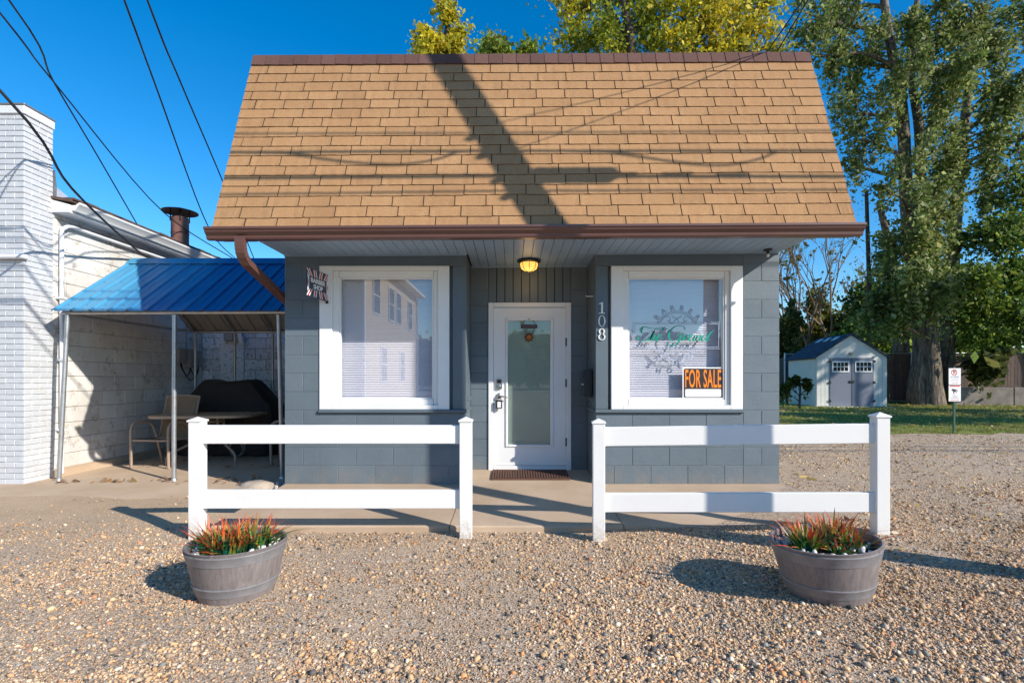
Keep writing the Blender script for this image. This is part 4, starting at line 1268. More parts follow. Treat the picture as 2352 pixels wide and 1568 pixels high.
# eaves: gutter, fascia, soffit, low shingle roof
ex = -5.60
MB().add([(BX - 0.01, BYE - 0.02, 3.40), (ex - 0.06, BYE - 0.02, 3.40), (ex - 0.06, 14, 3.40), (BX - 0.01, 14, 3.40), (BX - 0.01, BYE - 0.02, 3.56), (ex - 0.06, BYE - 0.02, 3.50), (ex - 0.06, 14, 3.50), (BX - 0.01, 14, 3.56)],
         [(3, 2, 1, 0), (4, 5, 6, 7), (0, 1, 5, 4), (1, 2, 6, 5), (2, 3, 7, 6)]).build('eave_box', M['white_pipe'], wb)
gp2 = [(ex - 0.06, 3.43), (ex - 0.02, 3.43), (ex - 0.005, 3.455), (ex + 0.02, 3.485), (ex + 0.045, 3.51), (ex + 0.05, 3.535), (ex + 0.035, 3.535), (ex - 0.01, 3.50), (ex - 0.055, 3.50)]
m = MB(); n = len(gp2)
m.add([(x, BYE + 0.02, z) for x, z in gp2] + [(x, 14, z) for x, z in gp2], [(k, (k + 1) % n, n + (k + 1) % n, n + k) for k in range(n)] + [tuple(range(n))[::-1], tuple(range(n, 2 * n))])
m.build('gutter', M['trim'], wb)
m = MB()
m.add([(ex - 0.02, BYE - 0.03, 3.53), (ex - 0.02, 14, 3.53), (-9.0, 14, 4.05), (-9.0, BYE - 0.03, 4.05), (ex - 0.02, BYE - 0.03, 3.565), (ex - 0.02, 14, 3.565), (-9.0, 14, 4.09), (-9.0, BYE - 0.03, 4.09)],
      [(0, 1, 2, 3), (7, 6, 5, 4), (0, 4, 5, 1), (1, 5, 6, 2), (2, 6, 7, 3), (3, 7, 4, 0)])
rf = m.build('roof', M['brown_shingle'], wb)
# ragged courses along the roof edge
for i in range(37):
    y = BYE - 0.02 + i * 0.2
    o = MB().box(ex - 0.18, ex + random.uniform(0.0, 0.012), y, y + 0.19, 3.562, 3.585 + random.uniform(0, 0.012)).build('shingle', M['brown_shingle'], rf)
MB().add([(BX - 0.20, BYE + 0.03, 3.58), (BX + 0.02, BYE + 0.03, 3.58), (BX + 0.05, BYE + 0.16, 3.66), (BX - 0.2, BYE + 0.03, 4.0), (BX - 0.0, BYE + 0.03, 3.95), (BX - 0.02, BYE + 0.08, 3.75)], [(0, 1, 2), (1, 4, 5, 2), (0, 3, 4, 1), (3, 0, 2, 5)]).build('flashing', M['galv'], wb)
# flue with conical cap
fx, fy = -6.03, 9.30
MB().tube([(fx, fy, 3.50), (fx, fy, 4.19)], 0.142, 28).build('flue_pipe', M['rust'], wb, smooth=True)
MB().tube([(fx, fy, 3.90), (fx, fy, 3.925)], 0.147, 28).build('flue_band', M['rust'], wb)
MB().lathe([(0.0, 0.085), (0.10, 0.06), (0.295, 0.0), (0.29, -0.010), (0.10, 0.045), (0.0, 0.06)], 28, (fx, fy, 4.295)).build('flue_cap', M['black'], wb, smooth=True)
for k in range(4):
    a = 0.6 + k * math.pi / 2
    MB().tube([(fx + 0.15 * math.cos(a), fy + 0.15 * math.sin(a), 4.12), (fx + 0.14 * math.cos(a), fy + 0.14 * math.sin(a), 4.34)], 0.010, 6).build('flue_strut', M['black'], wb)
# painted pipes
MB().tube(smooth_path([(BX + 0.05, BYE + 0.07, 0.05), (BX + 0.05, BYE + 0.07, 2.0), (BX + 0.05, BYE + 0.07, 3.10), (BX + 0.05, BYE + 0.10, 3.22), (BX + 0.05, BYE + 0.22, 3.28), (BX + 0.05, BYE + 0.5, 3.28), (BX + 0.05, 9.0, 3.28)], 5), 0.025, 10).build('conduit_pipe', M['white_pipe'], wb, smooth=True)
for z in (0.6, 1.5, 2.3):
    MB().cbox(BX - 0.0, BX + 0.09, BYE + 0.03, BYE + 0.11, z, z + 0.025, 0.003).build('pipe_clip', M['white_pipe'], wb)
MB().tube([(-9.0, BY - 0.035, 2.735), (BX + 0.01, BY - 0.035, 2.735), (BX + 0.04, BY + 0.0, 2.735)], 0.030, 10).build('front_pipe', M['white_pipe'], wb, smooth=True)

# meter boxes and cables on the block wall
mt = thing('meter_boxes', 'grey utility boxes with looping cables on the shaded block wall', 'utility box', (BX, 9.3, 1.45))
for (y, z, w_, h_, d_) in ((-0.30, 0.10, 0.20, 0.26, 0.09), (-0.02, 0.02, 0.17, 0.34, 0.10), (0.22, 0.06, 0.16, 0.28, 0.08)):
    b_ = MB().cbox(0.0, d_, y - w_ / 2, y + w_ / 2, z, z + h_, 0.008).build('box', M['metalbox'], mt)
    MB().cbox(d_ - 0.002, d_ + 0.006, y - w_ / 2 + 0.015, y + w_ / 2 - 0.015, z + 0.02, z + h_ - 0.02, 0.003).build('cover', M['metalbox'], b_)
for (y0, y1, dr_) in ((-0.28, -0.02, 0.16), (-0.05, 0.22, 0.2), (-0.30, 0.20, 0.24)):
    MB().tube(smooth_path([(0.05, y0, 0.12), (0.06, y0 + 0.03, 0.0), (0.07, (y0 + y1) / 2, -dr_ + 0.04), (0.06, y1 - 0.02, -0.02), (0.05, y1, 0.10)], 6), 0.008, 6).build('cable', M['cable'], mt)
MB().tube([(0.03, -0.1, 0.36), (0.03, -0.1, 1.75)], 0.012, 8).build('conduit', M['metalbox'], mt)
# box high on the end wall
eb = thing('junction_box', 'pale open junction box high on the flaking end wall', 'utility box', (-5.20, BY2 - 0.032, 1.93))
MB().cbox(-0.20, -0.03, -0.10, 0.0, 0.05, 0.24, 0.008).build('box', M['metalbox'], eb)
MB().add([(0.0, -0.03, 0.24), (0.13, -0.11, 0.24), (0.17, -0.11, 0.0), (0.05, -0.03, 0.0), (0.0, -0.02, 0.24), (0.13, -0.10, 0.24), (0.17, -0.10, 0.0), (0.05, -0.02, 0.0)], [(0, 1, 2, 3), (7, 6, 5, 4), (0, 4, 5, 1), (1, 5, 6, 2), (2, 6, 7, 3), (3, 7, 4, 0)]).build('hinged_cover', M['white_pipe'], eb)
MB().cbox(-0.06, 0.08, -0.04, 0.0, 0.02, 0.22, 0.006).build('back_plate', M['metalbox'], eb)
# service mast behind the canopy ridge, where the drop wires end
ms = thing('service_mast', 'grey service mast on the flat wing roof behind the blue canopy', 'mast', (-5.6, 10.5, 3.10))
MB().tube([(0, 0, 0), (0, 0, 0.55)], 0.03, 10).build('pipe', M['galv'], ms)
MB().lathe([(0.0, 0.64), (0.05, 0.60), (0.055, 0.55), (0.0, 0.54)], 12).build('weather_head', M['galv'], ms)

# ================================================================== BLUE CANOPY
CY0, CY1, CY2 = 6.28, 7.62, 8.96; CZ0, CZ1 = 2.12, 3.04; CX0, CX1 = -5.63, -2.53
cp = thing('metal_canopy', 'blue ribbed metal canopy on galvanised pipes, faded at one end', 'canopy', (-4.1, 7.6, 0), world=True)
def slope_pt(x, s, side, lift):
    """s 0 at the eave .. 1 at the ridge; side 0 front, 1 back"""
    y = CY0 + (CY1 - CY0) * s if side == 0 else CY2 + (CY1 - CY2) * s
    z = CZ0 + (CZ1 - CZ0) * s
    nrm = Vector((0, -(CZ1 - CZ0) if side == 0 else (CZ1 - CZ0), CY1 - CY0)).normalized()
    return Vector((x, y, z)) + nrm * lift
RP = 0.2286
for side in (0, 1):
    # corrugated sheet: flats with trapezoid ribs, one sheet per 4 ribs
    prof = []
    x = CX0
    sheets = []
    nr = int((CX1 - CX0) / RP)
    xs_ = []
    for k in range(nr + 1):
        x0 = CX0 + k * RP
        xs_ += [(x0, 0.0), (x0 + 0.012, 0.019), (x0 + 0.032, 0.019), (x0 + 0.044, 0.0), (x0 + 0.12, 0.0), (x0 + 0.125, 0.004), (x0 + 0.135, 0.004), (x0 + 0.14, 0.0)]
    xs_ = [q for q in xs_ if q[0] <= CX1] + [(CX1, 0.0)]
    cuts = [q for q in range(0, len(xs_), 32)] + [len(xs_) - 1]
    for a, b in zip(cuts[:-1], cuts[1:]):
        if b - a < 2: continue
        seg = xs_[a:b + 1]; m = MB(); n = len(seg)
        vs = [slope_pt(x, s, side, l) for s in (-0.02, 0.33, 0.66, 1.0) for x, l in seg] + [slope_pt(x, s, side, l - 0.0025) for s in (-0.02, 0.33, 0.66, 1.0) for x, l in seg]
        N = 4 * n
        ml = MB(); ml.add([slope_pt(x, s, side, l - 0.0045) for s in (-0.018, 1.0) for x, l in seg], [(i, n + i, n + i + 1, i + 1) for i in range(n - 1)])
        fs = [(r * n + i, r * n + i + 1, (r + 1) * n + i + 1, (r + 1) * n + i) for r in range(3) for i in range(n - 1)]
        fs += [(N + r * n + i, N + (r + 1) * n + i, N + (r + 1) * n + i + 1, N + r * n + i + 1) for r in range(3) for i in range(n - 1)]
        fs += [(i, N + i, N + i + 1, i + 1) for i in range(n - 1)]
        m.add(vs, fs)
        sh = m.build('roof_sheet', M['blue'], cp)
        ml.build('underside_liner', M['metalbox'], sh)
        # screws
        for s in (0.08, 0.5, 0.92):
            for (x, l) in seg[4::8]:
                p = slope_pt(x - 0.02, s, side, 0.002)
                MB().lathe([(0.006, 0.0), (0.005, 0.004), (0.0, 0.005)], 6, p).build('screw', M['black'], sh) if side == 0 else None
m = MB()
rc = [(CY1 - 0.16, CZ1 - 0.092), (CY1 - 0.16, CZ1 - 0.085), (CY1 - 0.02, CZ1 + 0.022), (CY1 + 0.02, CZ1 + 0.022), (CY1 + 0.16, CZ1 - 0.085), (CY1 + 0.16, CZ1 - 0.092), (CY1, CZ1 + 0.012)]
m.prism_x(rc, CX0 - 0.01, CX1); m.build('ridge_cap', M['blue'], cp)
# pipe frame
def pipe(pts, r=0.024, name='pipe', mat='galv'): return MB().tube(pts, r, 10).build(name, M[mat], cp, smooth=True)
zt = CZ0 - 0.035
pipe([(CX0 + 0.09, CY0 + 0.04, zt), (CX1 - 0.01, CY0 + 0.04, zt + 0.01)], 0.022, 'eave_pipe')
pipe([(CX0 + 0.09, CY2 - 0.04, zt), (CX1 - 0.01, CY2 - 0.04, zt)], 0.022, 'eave_pipe')
pipe([(CX0 + 0.09, CY1, CZ1 - 0.05), (CX1 - 0.01, CY1, CZ1 - 0.05)], 0.022, 'ridge_pipe')
front_posts = [((-5.485, CY0 + 0.04), (-5.63, CY0 + 0.08)), ((-4.165, CY0 + 0.04), (-4.20, CY0 + 0.08)), ((-2.885, CY0 + 0.05), (-2.915, CY0 + 0.22))]
for (a, b) in front_posts:
    pipe([(b[0], b[1], 0.0), (a[0], a[1], zt - 0.02)], 0.026, 'post')
    MB().lathe([(0.04, 0.0), (0.034, 0.03), (0.027, 0.032)], 12, (b[0], b[1], 0.005)).build('post_foot', M['galv'], cp)
for x in (CX0 + 0.11, -4.83, -4.17, -2.85):
    pipe([(x, CY2 - 0.04, 0.02), (x, CY2 - 0.04, zt)], 0.024, 'post')
    pipe([(x, CY0 + 0.04, zt), (x, CY1, CZ1 - 0.06), (x, CY2 - 0.04, zt)], 0.019, 'rafter_pipe')
    pipe([(x, CY0 + 0.04, zt), (x, CY2 - 0.04, zt)], 0.017, 'tie_pipe') if x < -5 else None
for side in (0, 1):
    for s in (0.33, 0.66):
        a = slope_pt(CX0 + 0.05, s, side, -0.022); b = slope_pt(CX1 - 0.02, s, side, -0.022)
        MB().tube([a, b], 0.018, 6).build('purlin', M['rust'], cp)

# ================================================================== PATIO FURNITURE
def patio_chair(label, loc, rz):
    c = thing('patio_chair', label, 'chair', loc, rz, 'tan sling patio chairs')
    for s in (-1, 1):
        x = 0.285 * s
        pts = smooth_path([(x, -0.27, 0.0), (x, -0.275, 0.30), (x, -0.27, 0.54), (x, -0.21, 0.625), (x, -0.08, 0.635), (x, 0.08, 0.60), (x, 0.17, 0.45), (x, 0.24, 0.20), (x, 0.30, 0.0)], 5)
        MB().tube(pts, 0.019, 8).build('arm_frame', M['bronze'], c, smooth=True)
        x2 = 0.265 * s
        pts = smooth_path([(x2, -0.26, 0.405), (x2, 0.0, 0.385), (x2, 0.16, 0.375), (x2, 0.235, 0.45), (x2, 0.30, 0.72), (x2, 0.375, 0.99)], 5)
        MB().tube(pts, 0.014, 8).build('sling_rail', M['bronze'], c, smooth=True)
    n = 14
    prof = smooth_path([(-0.27, 0.405, 0), (-0.05, 0.378, 0), (0.16, 0.372, 0), (0.235, 0.452, 0), (0.30, 0.72, 0), (0.36, 0.94, 0), (0.375, 0.995, 0)], 4)
    m = MB(); W_ = 9
    vs = []
    for p in prof:
        for j in range(W_):
            u = -1 + 2 * j / (W_ - 1)
            sag = 0.022 * (1 - u * u)
            vs.append((0.262 * u, p.x + sag * 0.4, p.y - sag * (1 if p.x < 0.16 else 0.3)))
    m.add(vs, [(i * W_ + j, i * W_ + j + 1, (i + 1) * W_ + j + 1, (i + 1) * W_ + j) for i in range(len(prof) - 1) for j in range(W_ - 1)])
    o = m.build('sling', M['sling'], c, smooth=True)
    sd = o.modifiers.new('thick', 'SOLIDIFY'); sd.thickness = 0.004
    MB().tube([(-0.285, -0.27, 0.385), (0.285, -0.27, 0.385)], 0.013, 8).build('front_stretcher', M['bronze'], c)
    MB().tube([(-0.285, 0.17, 0.37), (0.285, 0.17, 0.37)], 0.013, 8).build('rear_stretcher', M['bronze'], c)
    MB().tube(smooth_path([(-0.265, 0.372, 0.985), (0, 0.385, 1.0), (0.265, 0.372, 0.985)], 5), 0.014, 8).build('top_rail', M['bronze'], c)
    return c
patio_chair('tan sling patio chair by the sunlit block wall', (-5.06, 7.46, 0.018), -0.10)
patio_chair('tan sling patio chair mostly hidden behind the shop corner', (-3.30, 7.78, 0.018), -1.35)
pt = thing('patio_table', 'tan patio table on bent tube legs under the canopy', 'table', (-4.62, 7.92, 0.018), 0.12)
hw, hd, cr = 0.71, 0.62, 0.26
oct_ = []
for (cx, cy, a0) in ((hw - cr, hd - cr, 0), (-hw + cr, hd - cr, 90), (-hw + cr, -hd + cr, 180), (hw - cr, -hd + cr, 270)):
    for i in range(7):
        a = math.radians(a0 + 15 * i); oct_.append((cx + cr * math.cos(a), cy + cr * math.sin(a)))
n = len(oct_)
m = MB()
m.add([(x, y, 0.685) for x, y in oct_] + [(x, y, 0.72) for x, y in oct_] + [(x * 0.97, y * 0.97, 0.727) for x, y in oct_],
      [tuple(range(n))[::-1], tuple(range(2 * n, 3 * n))] + [(k, (k + 1) % n, n + (k + 1) % n, n + k) for k in range(n)] + [(n + k, n + (k + 1) % n, 2 * n + (k + 1) % n, 2 * n + k) for k in range(n)])
m.build('table_top', M['table'], pt)
for sx in (-1, 1):
    for sy in (-1, 1):
        MB().tube(smooth_path([(0.10 * sx, 0.10 * sy, 0.68), (0.12 * sx, 0.11 * sy, 0.50), (0.22 * sx, 0.18 * sy, 0.30), (0.42 * sx, 0.34 * sy, 0.17), (0.47 * sx, 0.38 * sy, 0.10), (0.475 * sx, 0.385 * sy, 0.0)], 5), 0.019, 8).build('leg', M['bronze'], pt, smooth=True)
for z in (0.50, 0.60):
    MB().tube([(0.115 * math.cos(a) * 1.35, 0.115 * math.sin(a) * 1.35, z) for a in lin(0, 2 * math.pi, 21)], 0.013, 6).build('ring_brace', M['bronze'], pt)
# covered grill
gr = thing('covered_grill', 'grill under a sagging black cover by the end wall', 'grill', (-4.66, 8.55, 0.018), 0.0)
rings = [(0.02, 0.80, 0.30), (0.30, 0.805, 0.315), (0.62, 0.82, 0.325), (0.78, 0.81, 0.32), (0.85, 0.74, 0.31), (1.05, 0.56, 0.265), (1.17, 0.46, 0.24), (1.225, 0.40, 0.21), (1.245, 0.34, 0.16)]
m = MB(); n = 56; vs = []
g = random.Random(4)
for (z, a, b) in rings:
    for k in range(n):
        t_ = 2 * math.pi * k / n
        c_, s_ = math.cos(t_), math.sin(t_)
        e_ = 0.38
        x = a * math.copysign(abs(c_) ** e_, c_); y = b * math.copysign(abs(s_) ** e_, s_)
        wv = 1 + 0.030 * math.sin(5 * t_ + 1.0) * (1 - z / 1.3) + 0.018 * math.sin(11 * t_ + 3 * z)
        zz = z - (0.045 * math.sin(math.pi * (x / a * 0.5 + 0.5)) if z > 1.0 else 0) + 0.010 * math.sin(7 * t_)
        vs.append((x * wv, y * wv, zz))
R_ = len(rings)
m.add(vs, [(i * n + k, i * n + (k + 1) % n, (i + 1) * n + (k + 1) % n, (i + 1) * n + k) for i in range(R_ - 1) for k in range(n)] + [tuple((R_ - 1) * n + k for k in range(n))])
m.build('cover', M['cover'], gr, smooth=True)
for (x, y) in ((-0.5, -0.25), (0.5, -0.25), (-0.5, 0.25), (0.5, 0.25)):
    MB().tube([(x, y, 0.0), (x, y, 0.06)], 0.03, 8).build('foot', M['black'], gr)
# coiled hose leaning on the grill
hc = thing('hose_coil', 'thin pale cable coil hanging below the patio table', 'hose', (-4.42, 8.20, 0.02))
for k in range(3):
    MB().tube([((0.10 + 0.012 * k) * math.cos(a), 0.02 * k, 0.13 + (0.12 + 0.012 * k) * math.sin(a) + 0.01 * k) for a in lin(0, 2 * math.pi, 25)], 0.006, 6).build('loop', M['metalbox'], hc)
# broken concrete lumps at the corner of the shop
ck = thing('concrete_lump', 'broken concrete lump lying at the shop corner by the patio', 'rubble', (-2.86, 5.72, 0.0), 0.2)
v = IV2 * np.array([0.19, 0.15, 0.12]) * (1 + RNG.uniform(-0.10, 0.10, (len(IV2), 1)))
v[:, 2] = np.clip(v[:, 2], -0.05, 0.085); v[:, 2] += 0.045
obj('lump', np_mesh('lump', v, IF2, M['rock']), ck)
MB().add([(-0.24, -0.16, 0.0), (0.0, -0.19, 0.0), (0.02, -0.05, 0.0), (-0.2, 0.0, 0.0), (-0.2, -0.13, 0.07), (-0.02, -0.16, 0.09), (0.0, -0.06, 0.10), (-0.17, -0.02, 0.09)], [(0, 1, 5, 4), (1, 2, 6, 5), (2, 3, 7, 6), (3, 0, 4, 7), (4, 5, 6, 7), (3, 2, 1, 0)]).build('chip', M['rock'], ck)

# ================================================================== POLE AND WIRES
PX, PY = 3.34, 2.80
up = thing('utility_pole', 'weathered wooden utility pole just beyond the right barrel', 'pole', (PX, PY, gz(PX, PY) - 0.05))
MB().tube([(0, 0, 0), (0, 0, 4.5), (0, 0, 10.5)], [0.128, 0.118, 0.10], 20).build('shaft', M['woodpole'], up, smooth=True)
MB().cbox(-1.15, 1.15, -0.19, -0.08, 9.55, 9.68, 0.008).build('cross_arm', M['woodpole'], up)
for x in (-1.0, -0.45, 0.45, 1.0):
    MB().lathe([(0.02, 0.0), (0.05, 0.03), (0.035, 0.05), (0.05, 0.08), (0.03, 0.12), (0.0, 0.13)], 12, (x, -0.135, 9.68)).build('insulator', M['metalbox'], up)
MB().cbox(0.14, 0.95, -0.07, 0.08, 5.42, 5.58, 0.02).build('splice_case', M['black'], up)
for z in (5.30, 5.55, 5.95, 6.25):
    MB().cbox(-0.03, 0.03, -0.20, -0.11, z, z + 0.06, 0.006).build('strand_clamp', M['galv'], up)

def wire(label, pts, r=0.010, group=None, n=14, sag=0.0):
    if len(pts) == 2 and sag:
        a, b = Vector(pts[0]), Vector(pts[1])
        pts = [a.lerp(b, t) - Vector((0, 0, 4 * sag * t * (1 - t))) for t in lin(0, 1, n)]
    else: pts = smooth_path(pts, 6)
    o = MB().tube(pts, r, 6).build('overhead_wire', M['cable'], smooth=True)
    return tag(o, label, 'wire', group)
G1 = 'street cables on the utility pole'
for (zp, dzl, dzr, r, lab) in ((5.36, -0.05, 0.10, 0.013, 'lowest street cable clamped to the pole'), (5.60, 0.02, 0.03, 0.023, 'thick street cable carrying the splice case'),
                               (6.00, 0.05, 0.06, 0.019, 'street cable just above the thick one'), (6.30, 0.10, 0.15, 0.012, 'highest telephone cable on the pole')):
    L_ = [Vector((PX - t, PY - 0.15, gz(PX, PY) + zp + dzl * t / 8 - 0.012 * t * (1 - t / 36))) for t in lin(0, 36, 16)][::-1]
    R2 = [Vector((PX + t, PY - 0.15, gz(PX, PY) + zp + dzr * t / 8 - 0.012 * t * (1 - t / 36))) for t in lin(0, 36, 16)][1:]
    o = MB().tube(L_ + R2, r, 6).build('overhead_wire', M['cable'], smooth=True)
    tag(o, lab, 'wire', G1)
# slack loops beside the pole
for (x0, x1, z, d) in ((PX - 2.3, PX - 0.25, 6.095, 0.20), (PX + 1.0, PX + 3.0, 6.10, 0.22)):
    tag(MB().tube(smooth_path([(x0, PY - 0.15, z), (x0 + 0.18 * (x1 - x0), PY - 0.15, z - 0.02), (x0 + 0.45 * (x1 - x0), PY - 0.15, z - d * 0.8), (x0 + 0.68 * (x1 - x0), PY - 0.15, z - d), (x0 + 0.87 * (x1 - x0), PY - 0.15, z - d * 0.6), (x1, PY - 0.15, z)], 6), 0.016, 6).build('slack_loop', M['cable'], smooth=True),
        'slack cable loop hung under a street cable beside the pole', 'wire', 'slack loops by the pole')
for k in range(3):
    o = MB().lathe([(0, -0.16), (0.03, -0.14), (0.035, 0.14), (0, 0.16)], 10)
    o.v = [(PX + 1.25 + 0.55 * k + z, PY - 0.15 + x, gz(PX, PY) + 5.60 + y) for x, y, z in o.v]
    tag(o.build('cable_clip', M['black']), 'small black clip on the thick street cable', 'cable clip', 'clips on the thick street cable')
# service drops to the shop roof
wire('service drop from the pole to the shop ridge, upper one', [(PX, PY + 0.1, 6.35), (2.95, 5.95, 4.86)], 0.007, sag=0.06)
wire('service drop from the pole to the shop ridge, lower one', [(PX - 0.1, PY + 0.1, 5.85), (2.80, 5.95, 4.84)], 0.007, sag=0.06)
# drops to the white building (traced against the sky)
mast = (-5.6, 10.5, 3.66)
wire('wire running past the rusty flue to the mast', [(-5.2, 2.8, 6.25), at(0, 30, 4.6), at(123, 188, 5.6), at(376, 488, 8.6), mast], 0.009)
wire('wire ending on the brown roof edge in front of the flue', [(-5.1, 2.8, 6.3), at(20, 0, 4.5), at(123, 188, 5.6), at(225, 360, 6.9), at(316, 517, 8.45)], 0.009)
wire('long wire meeting the sky between flue and shop gutter', [(-3.3, 2.8, 6.5), at(285, 0, 4.6), at(354, 188, 5.7), at(480, 524, 9.3), mast], 0.009)
wire('wire passing behind the tan shingle roof edge', [(-3.2, 2.8, 6.6), at(338, 0, 4.6), at(414, 188, 5.7), at(513, 420, 8.0), (-5.45, 11.0, 3.62)], 0.009)
wire('thick black wire crossing the white brick pier', [(-5.9, 2.8, 5.9), at(0, 208, 4.6), at(165, 433, 5.85), at(315, 575, 7.8), (BX + 0.02, 8.3, 3.22)], 0.014)
MB().tube([(-0.42, 0, 0.52), (0.42, 0, 0.52)], 0.02, 8).build('cross_bar', M['galv'], ms)

# ================================================================== SHED AND BACKYARD
sh = thing('garden_shed', 'pale garden shed with dark double doors and slate roof on the lawn', 'shed', (13.75, 20.75, 0.125), math.radians(-5))
W2, DP, HE, HP = 1.36, 2.5, 2.03, 2.92
m = MB()
m.add([(-W2, 0, 0), (W2, 0, 0), (W2, 0, HE), (0, 0, HP), (-W2, 0, HE), (-W2, DP, 0), (W2, DP, 0), (W2, DP, HE), (0, DP, HP), (-W2, DP, HE)],
      [(0, 1, 2, 3, 4), (9, 8, 7, 6, 5), (0, 5, 6, 1), (1, 6, 7, 2), (4, 9, 5, 0), (2, 7, 8, 3), (3, 8, 9, 4)])
m.build('wall', M['shed'], sh)
for i in range(16):                                     # vertical siding boards on the long side
    y = 0.03 + i * (DP - 0.06) / 16
    MB().box(-W2 - 0.012, -W2, y + 0.006, y + (DP - 0.06) / 16 - 0.006, 0.03, HE - 0.04).build('siding_board', M['shed'], sh)
for (x0, x1) in ((-W2 + 0.02, -0.86), (0.86, W2 - 0.02)):
    k = 3
    for i in range(k):
        a = x0 + (x1 - x0) * i / k; b = x0 + (x1 - x0) * (i + 1) / k
        MB().box(a + 0.006, b - 0.006, -0.012, 0, 0.03, HE - 0.06).build('siding_board', M['shed'], sh)
for s in (-1, 1):
    m = MB(); o_ = 0.10
    e0 = Vector((s * (W2 + o_), 0, HE - o_ * (HP - HE) / W2)); r0 = Vector((0, 0, HP + 0.015))
    vs = []
    for y in (-0.10, DP + 0.10):
        for p in (e0, r0):
            for dz in (0.0, 0.05): vs.append((p.x, y, p.z + dz))
    m.add(vs, [(0, 1, 3, 2), (4, 6, 7, 5), (0, 2, 6, 4), (1, 5, 7, 3), (0, 4, 5, 1), (2, 3, 7, 6)])
    rf_ = m.build('roof', M['shed_roof'], sh)
    L_ = (r0 - e0).length; dirv = (r0 - e0) / L_
    up_ = Vector((-dirv.z * s * -1, 0, abs(dirv.x)))
    if s == -1:
        for r in range(9):                              # shingle courses
            for c in range(6):
                y0 = -0.10 + c * 0.45 + (0.225 if r % 2 else 0); y1 = min(y0 + 0.44, DP + 0.1)
                if y1 - y0 < 0.05: continue
                a = e0 + dirv * (L_ * r / 9); b = e0 + dirv * (L_ * (r + 1) / 9)
                nn = Vector((dirv.z * s * 1, 0, abs(dirv.x)))
                nn = Vector((-abs(dirv.z), 0, abs(dirv.x)))
                q = MB()
                q.add([(a.x + nn.x * .064, y0, a.z + nn.z * .064), (a.x + nn.x * .064, y1, a.z + nn.z * .064), (b.x + nn.x * .052, y1, b.z + nn.z * .052), (b.x + nn.x * .052, y0, b.z + nn.z * .052),
                       (a.x + nn.x * .03, y0, a.z + nn.z * .03), (a.x + nn.x * .03, y1, a.z + nn.z * .03), (b.x + nn.x * .03, y1, b.z + nn.z * .03), (b.x + nn.x * .03, y0, b.z + nn.z * .03)],
                      [(0, 1, 2, 3), (7, 6, 5, 4), (0, 4, 5, 1), (1, 5, 6, 2), (2, 6, 7, 3), (3, 7, 4, 0)])
                q.build('shingle', M['shed_roof'], rf_)
        for (y0, y1) in ((0.45, 0.75), (1.1, 1.4), (1.75, 2.05)):
            a = e0 + dirv * (L_ * 0.74); b = e0 + dirv * (L_ * 0.90); nn = Vector((-abs(dirv.z), 0, abs(dirv.x)))
            q = MB(); q.add([(a.x + nn.x * .075, y0, a.z + nn.z * .075), (a.x + nn.x * .075, y1, a.z + nn.z * .075), (b.x + nn.x * .07, y1, b.z + nn.z * .07), (b.x + nn.x * .07, y0, b.z + nn.z * .07)], [(0, 1, 2, 3)])
            so = q.build('skylight', M['skylight'], rf_); so.modifiers.new('t', 'SOLIDIFY').thickness = 0.02
MB().box(-W2 + 0.1, W2 + 0.06, -0.32, -0.02, -0.10, 0.035).build('ramp', M['shed'], sh)
MB().box(-0.90, 0.90, -0.015, -0.001, 0.03, 2.05).build('door_surround', M['shed'], sh)
for s in (-1, 1):
    d_ = MB().cbox(0.01 if s > 0 else -0.84, 0.84 if s > 0 else -0.01, -0.045, -0.016, 0.06, 2.0, 0.004).build('door', M['shed_door'], sh)
    cx = 0.44 * s
    wf = MB()
    for bx in ((-0.33, -0.285, 1.42, 1.86), (0.285, 0.33, 1.42, 1.86), (-0.284, 0.284, 1.42, 1.465), (-0.284, 0.284, 1.815, 1.86), (-0.284, 0.284, 1.628, 1.652), (-0.150, -0.128, 1.466, 1.627), (-0.011, 0.011, 1.466, 1.627), (0.128, 0.150, 1.466, 1.627), (-0.150, -0.128, 1.653, 1.814), (-0.011, 0.011, 1.653, 1.814), (0.128, 0.150, 1.653, 1.814)):
        wf.box(cx + bx[0], cx + bx[1], -0.068, -0.046, bx[2], bx[3])
    wf.build('window_frame', M['trim'], d_)
    for i in range(4):
        for j in range(2):
            MB().box(cx - 0.285 + i * 0.1425 + 0.004, cx - 0.285 + (i + 1) * 0.1425 - 0.004, -0.052, -0.047, 1.466 + j * 0.187, 1.466 + j * 0.187 + 0.16).build('pane', M['shed_glass'], d_)
    for z in (0.25, 1.0, 1.85):
        MB().cbox(s * 0.80 if s > 0 else -0.90, 0.90 if s > 0 else -0.80, -0.056, -0.044, z - 0.05, z + 0.05, 0.004).build('hinge', M['black'], d_)
MB().cbox(-0.12, 0.08, -0.075, -0.046, 0.98, 1.08, 0.01).build('latch', M['black'], sh)
MB().box(-0.012, 0.012, -0.05, -0.04, 0.06, 2.0).build('door_gap', M['black'], sh)
lp2 = MB().lathe([(0, 0.07), (0.06, 0.05), (0.08, 0), (0.05, -0.06), (0, -0.07)], 14, (0, -0.06, 2.16)); lp2.build('gable_lamp', M['cream'], sh, smooth=True)

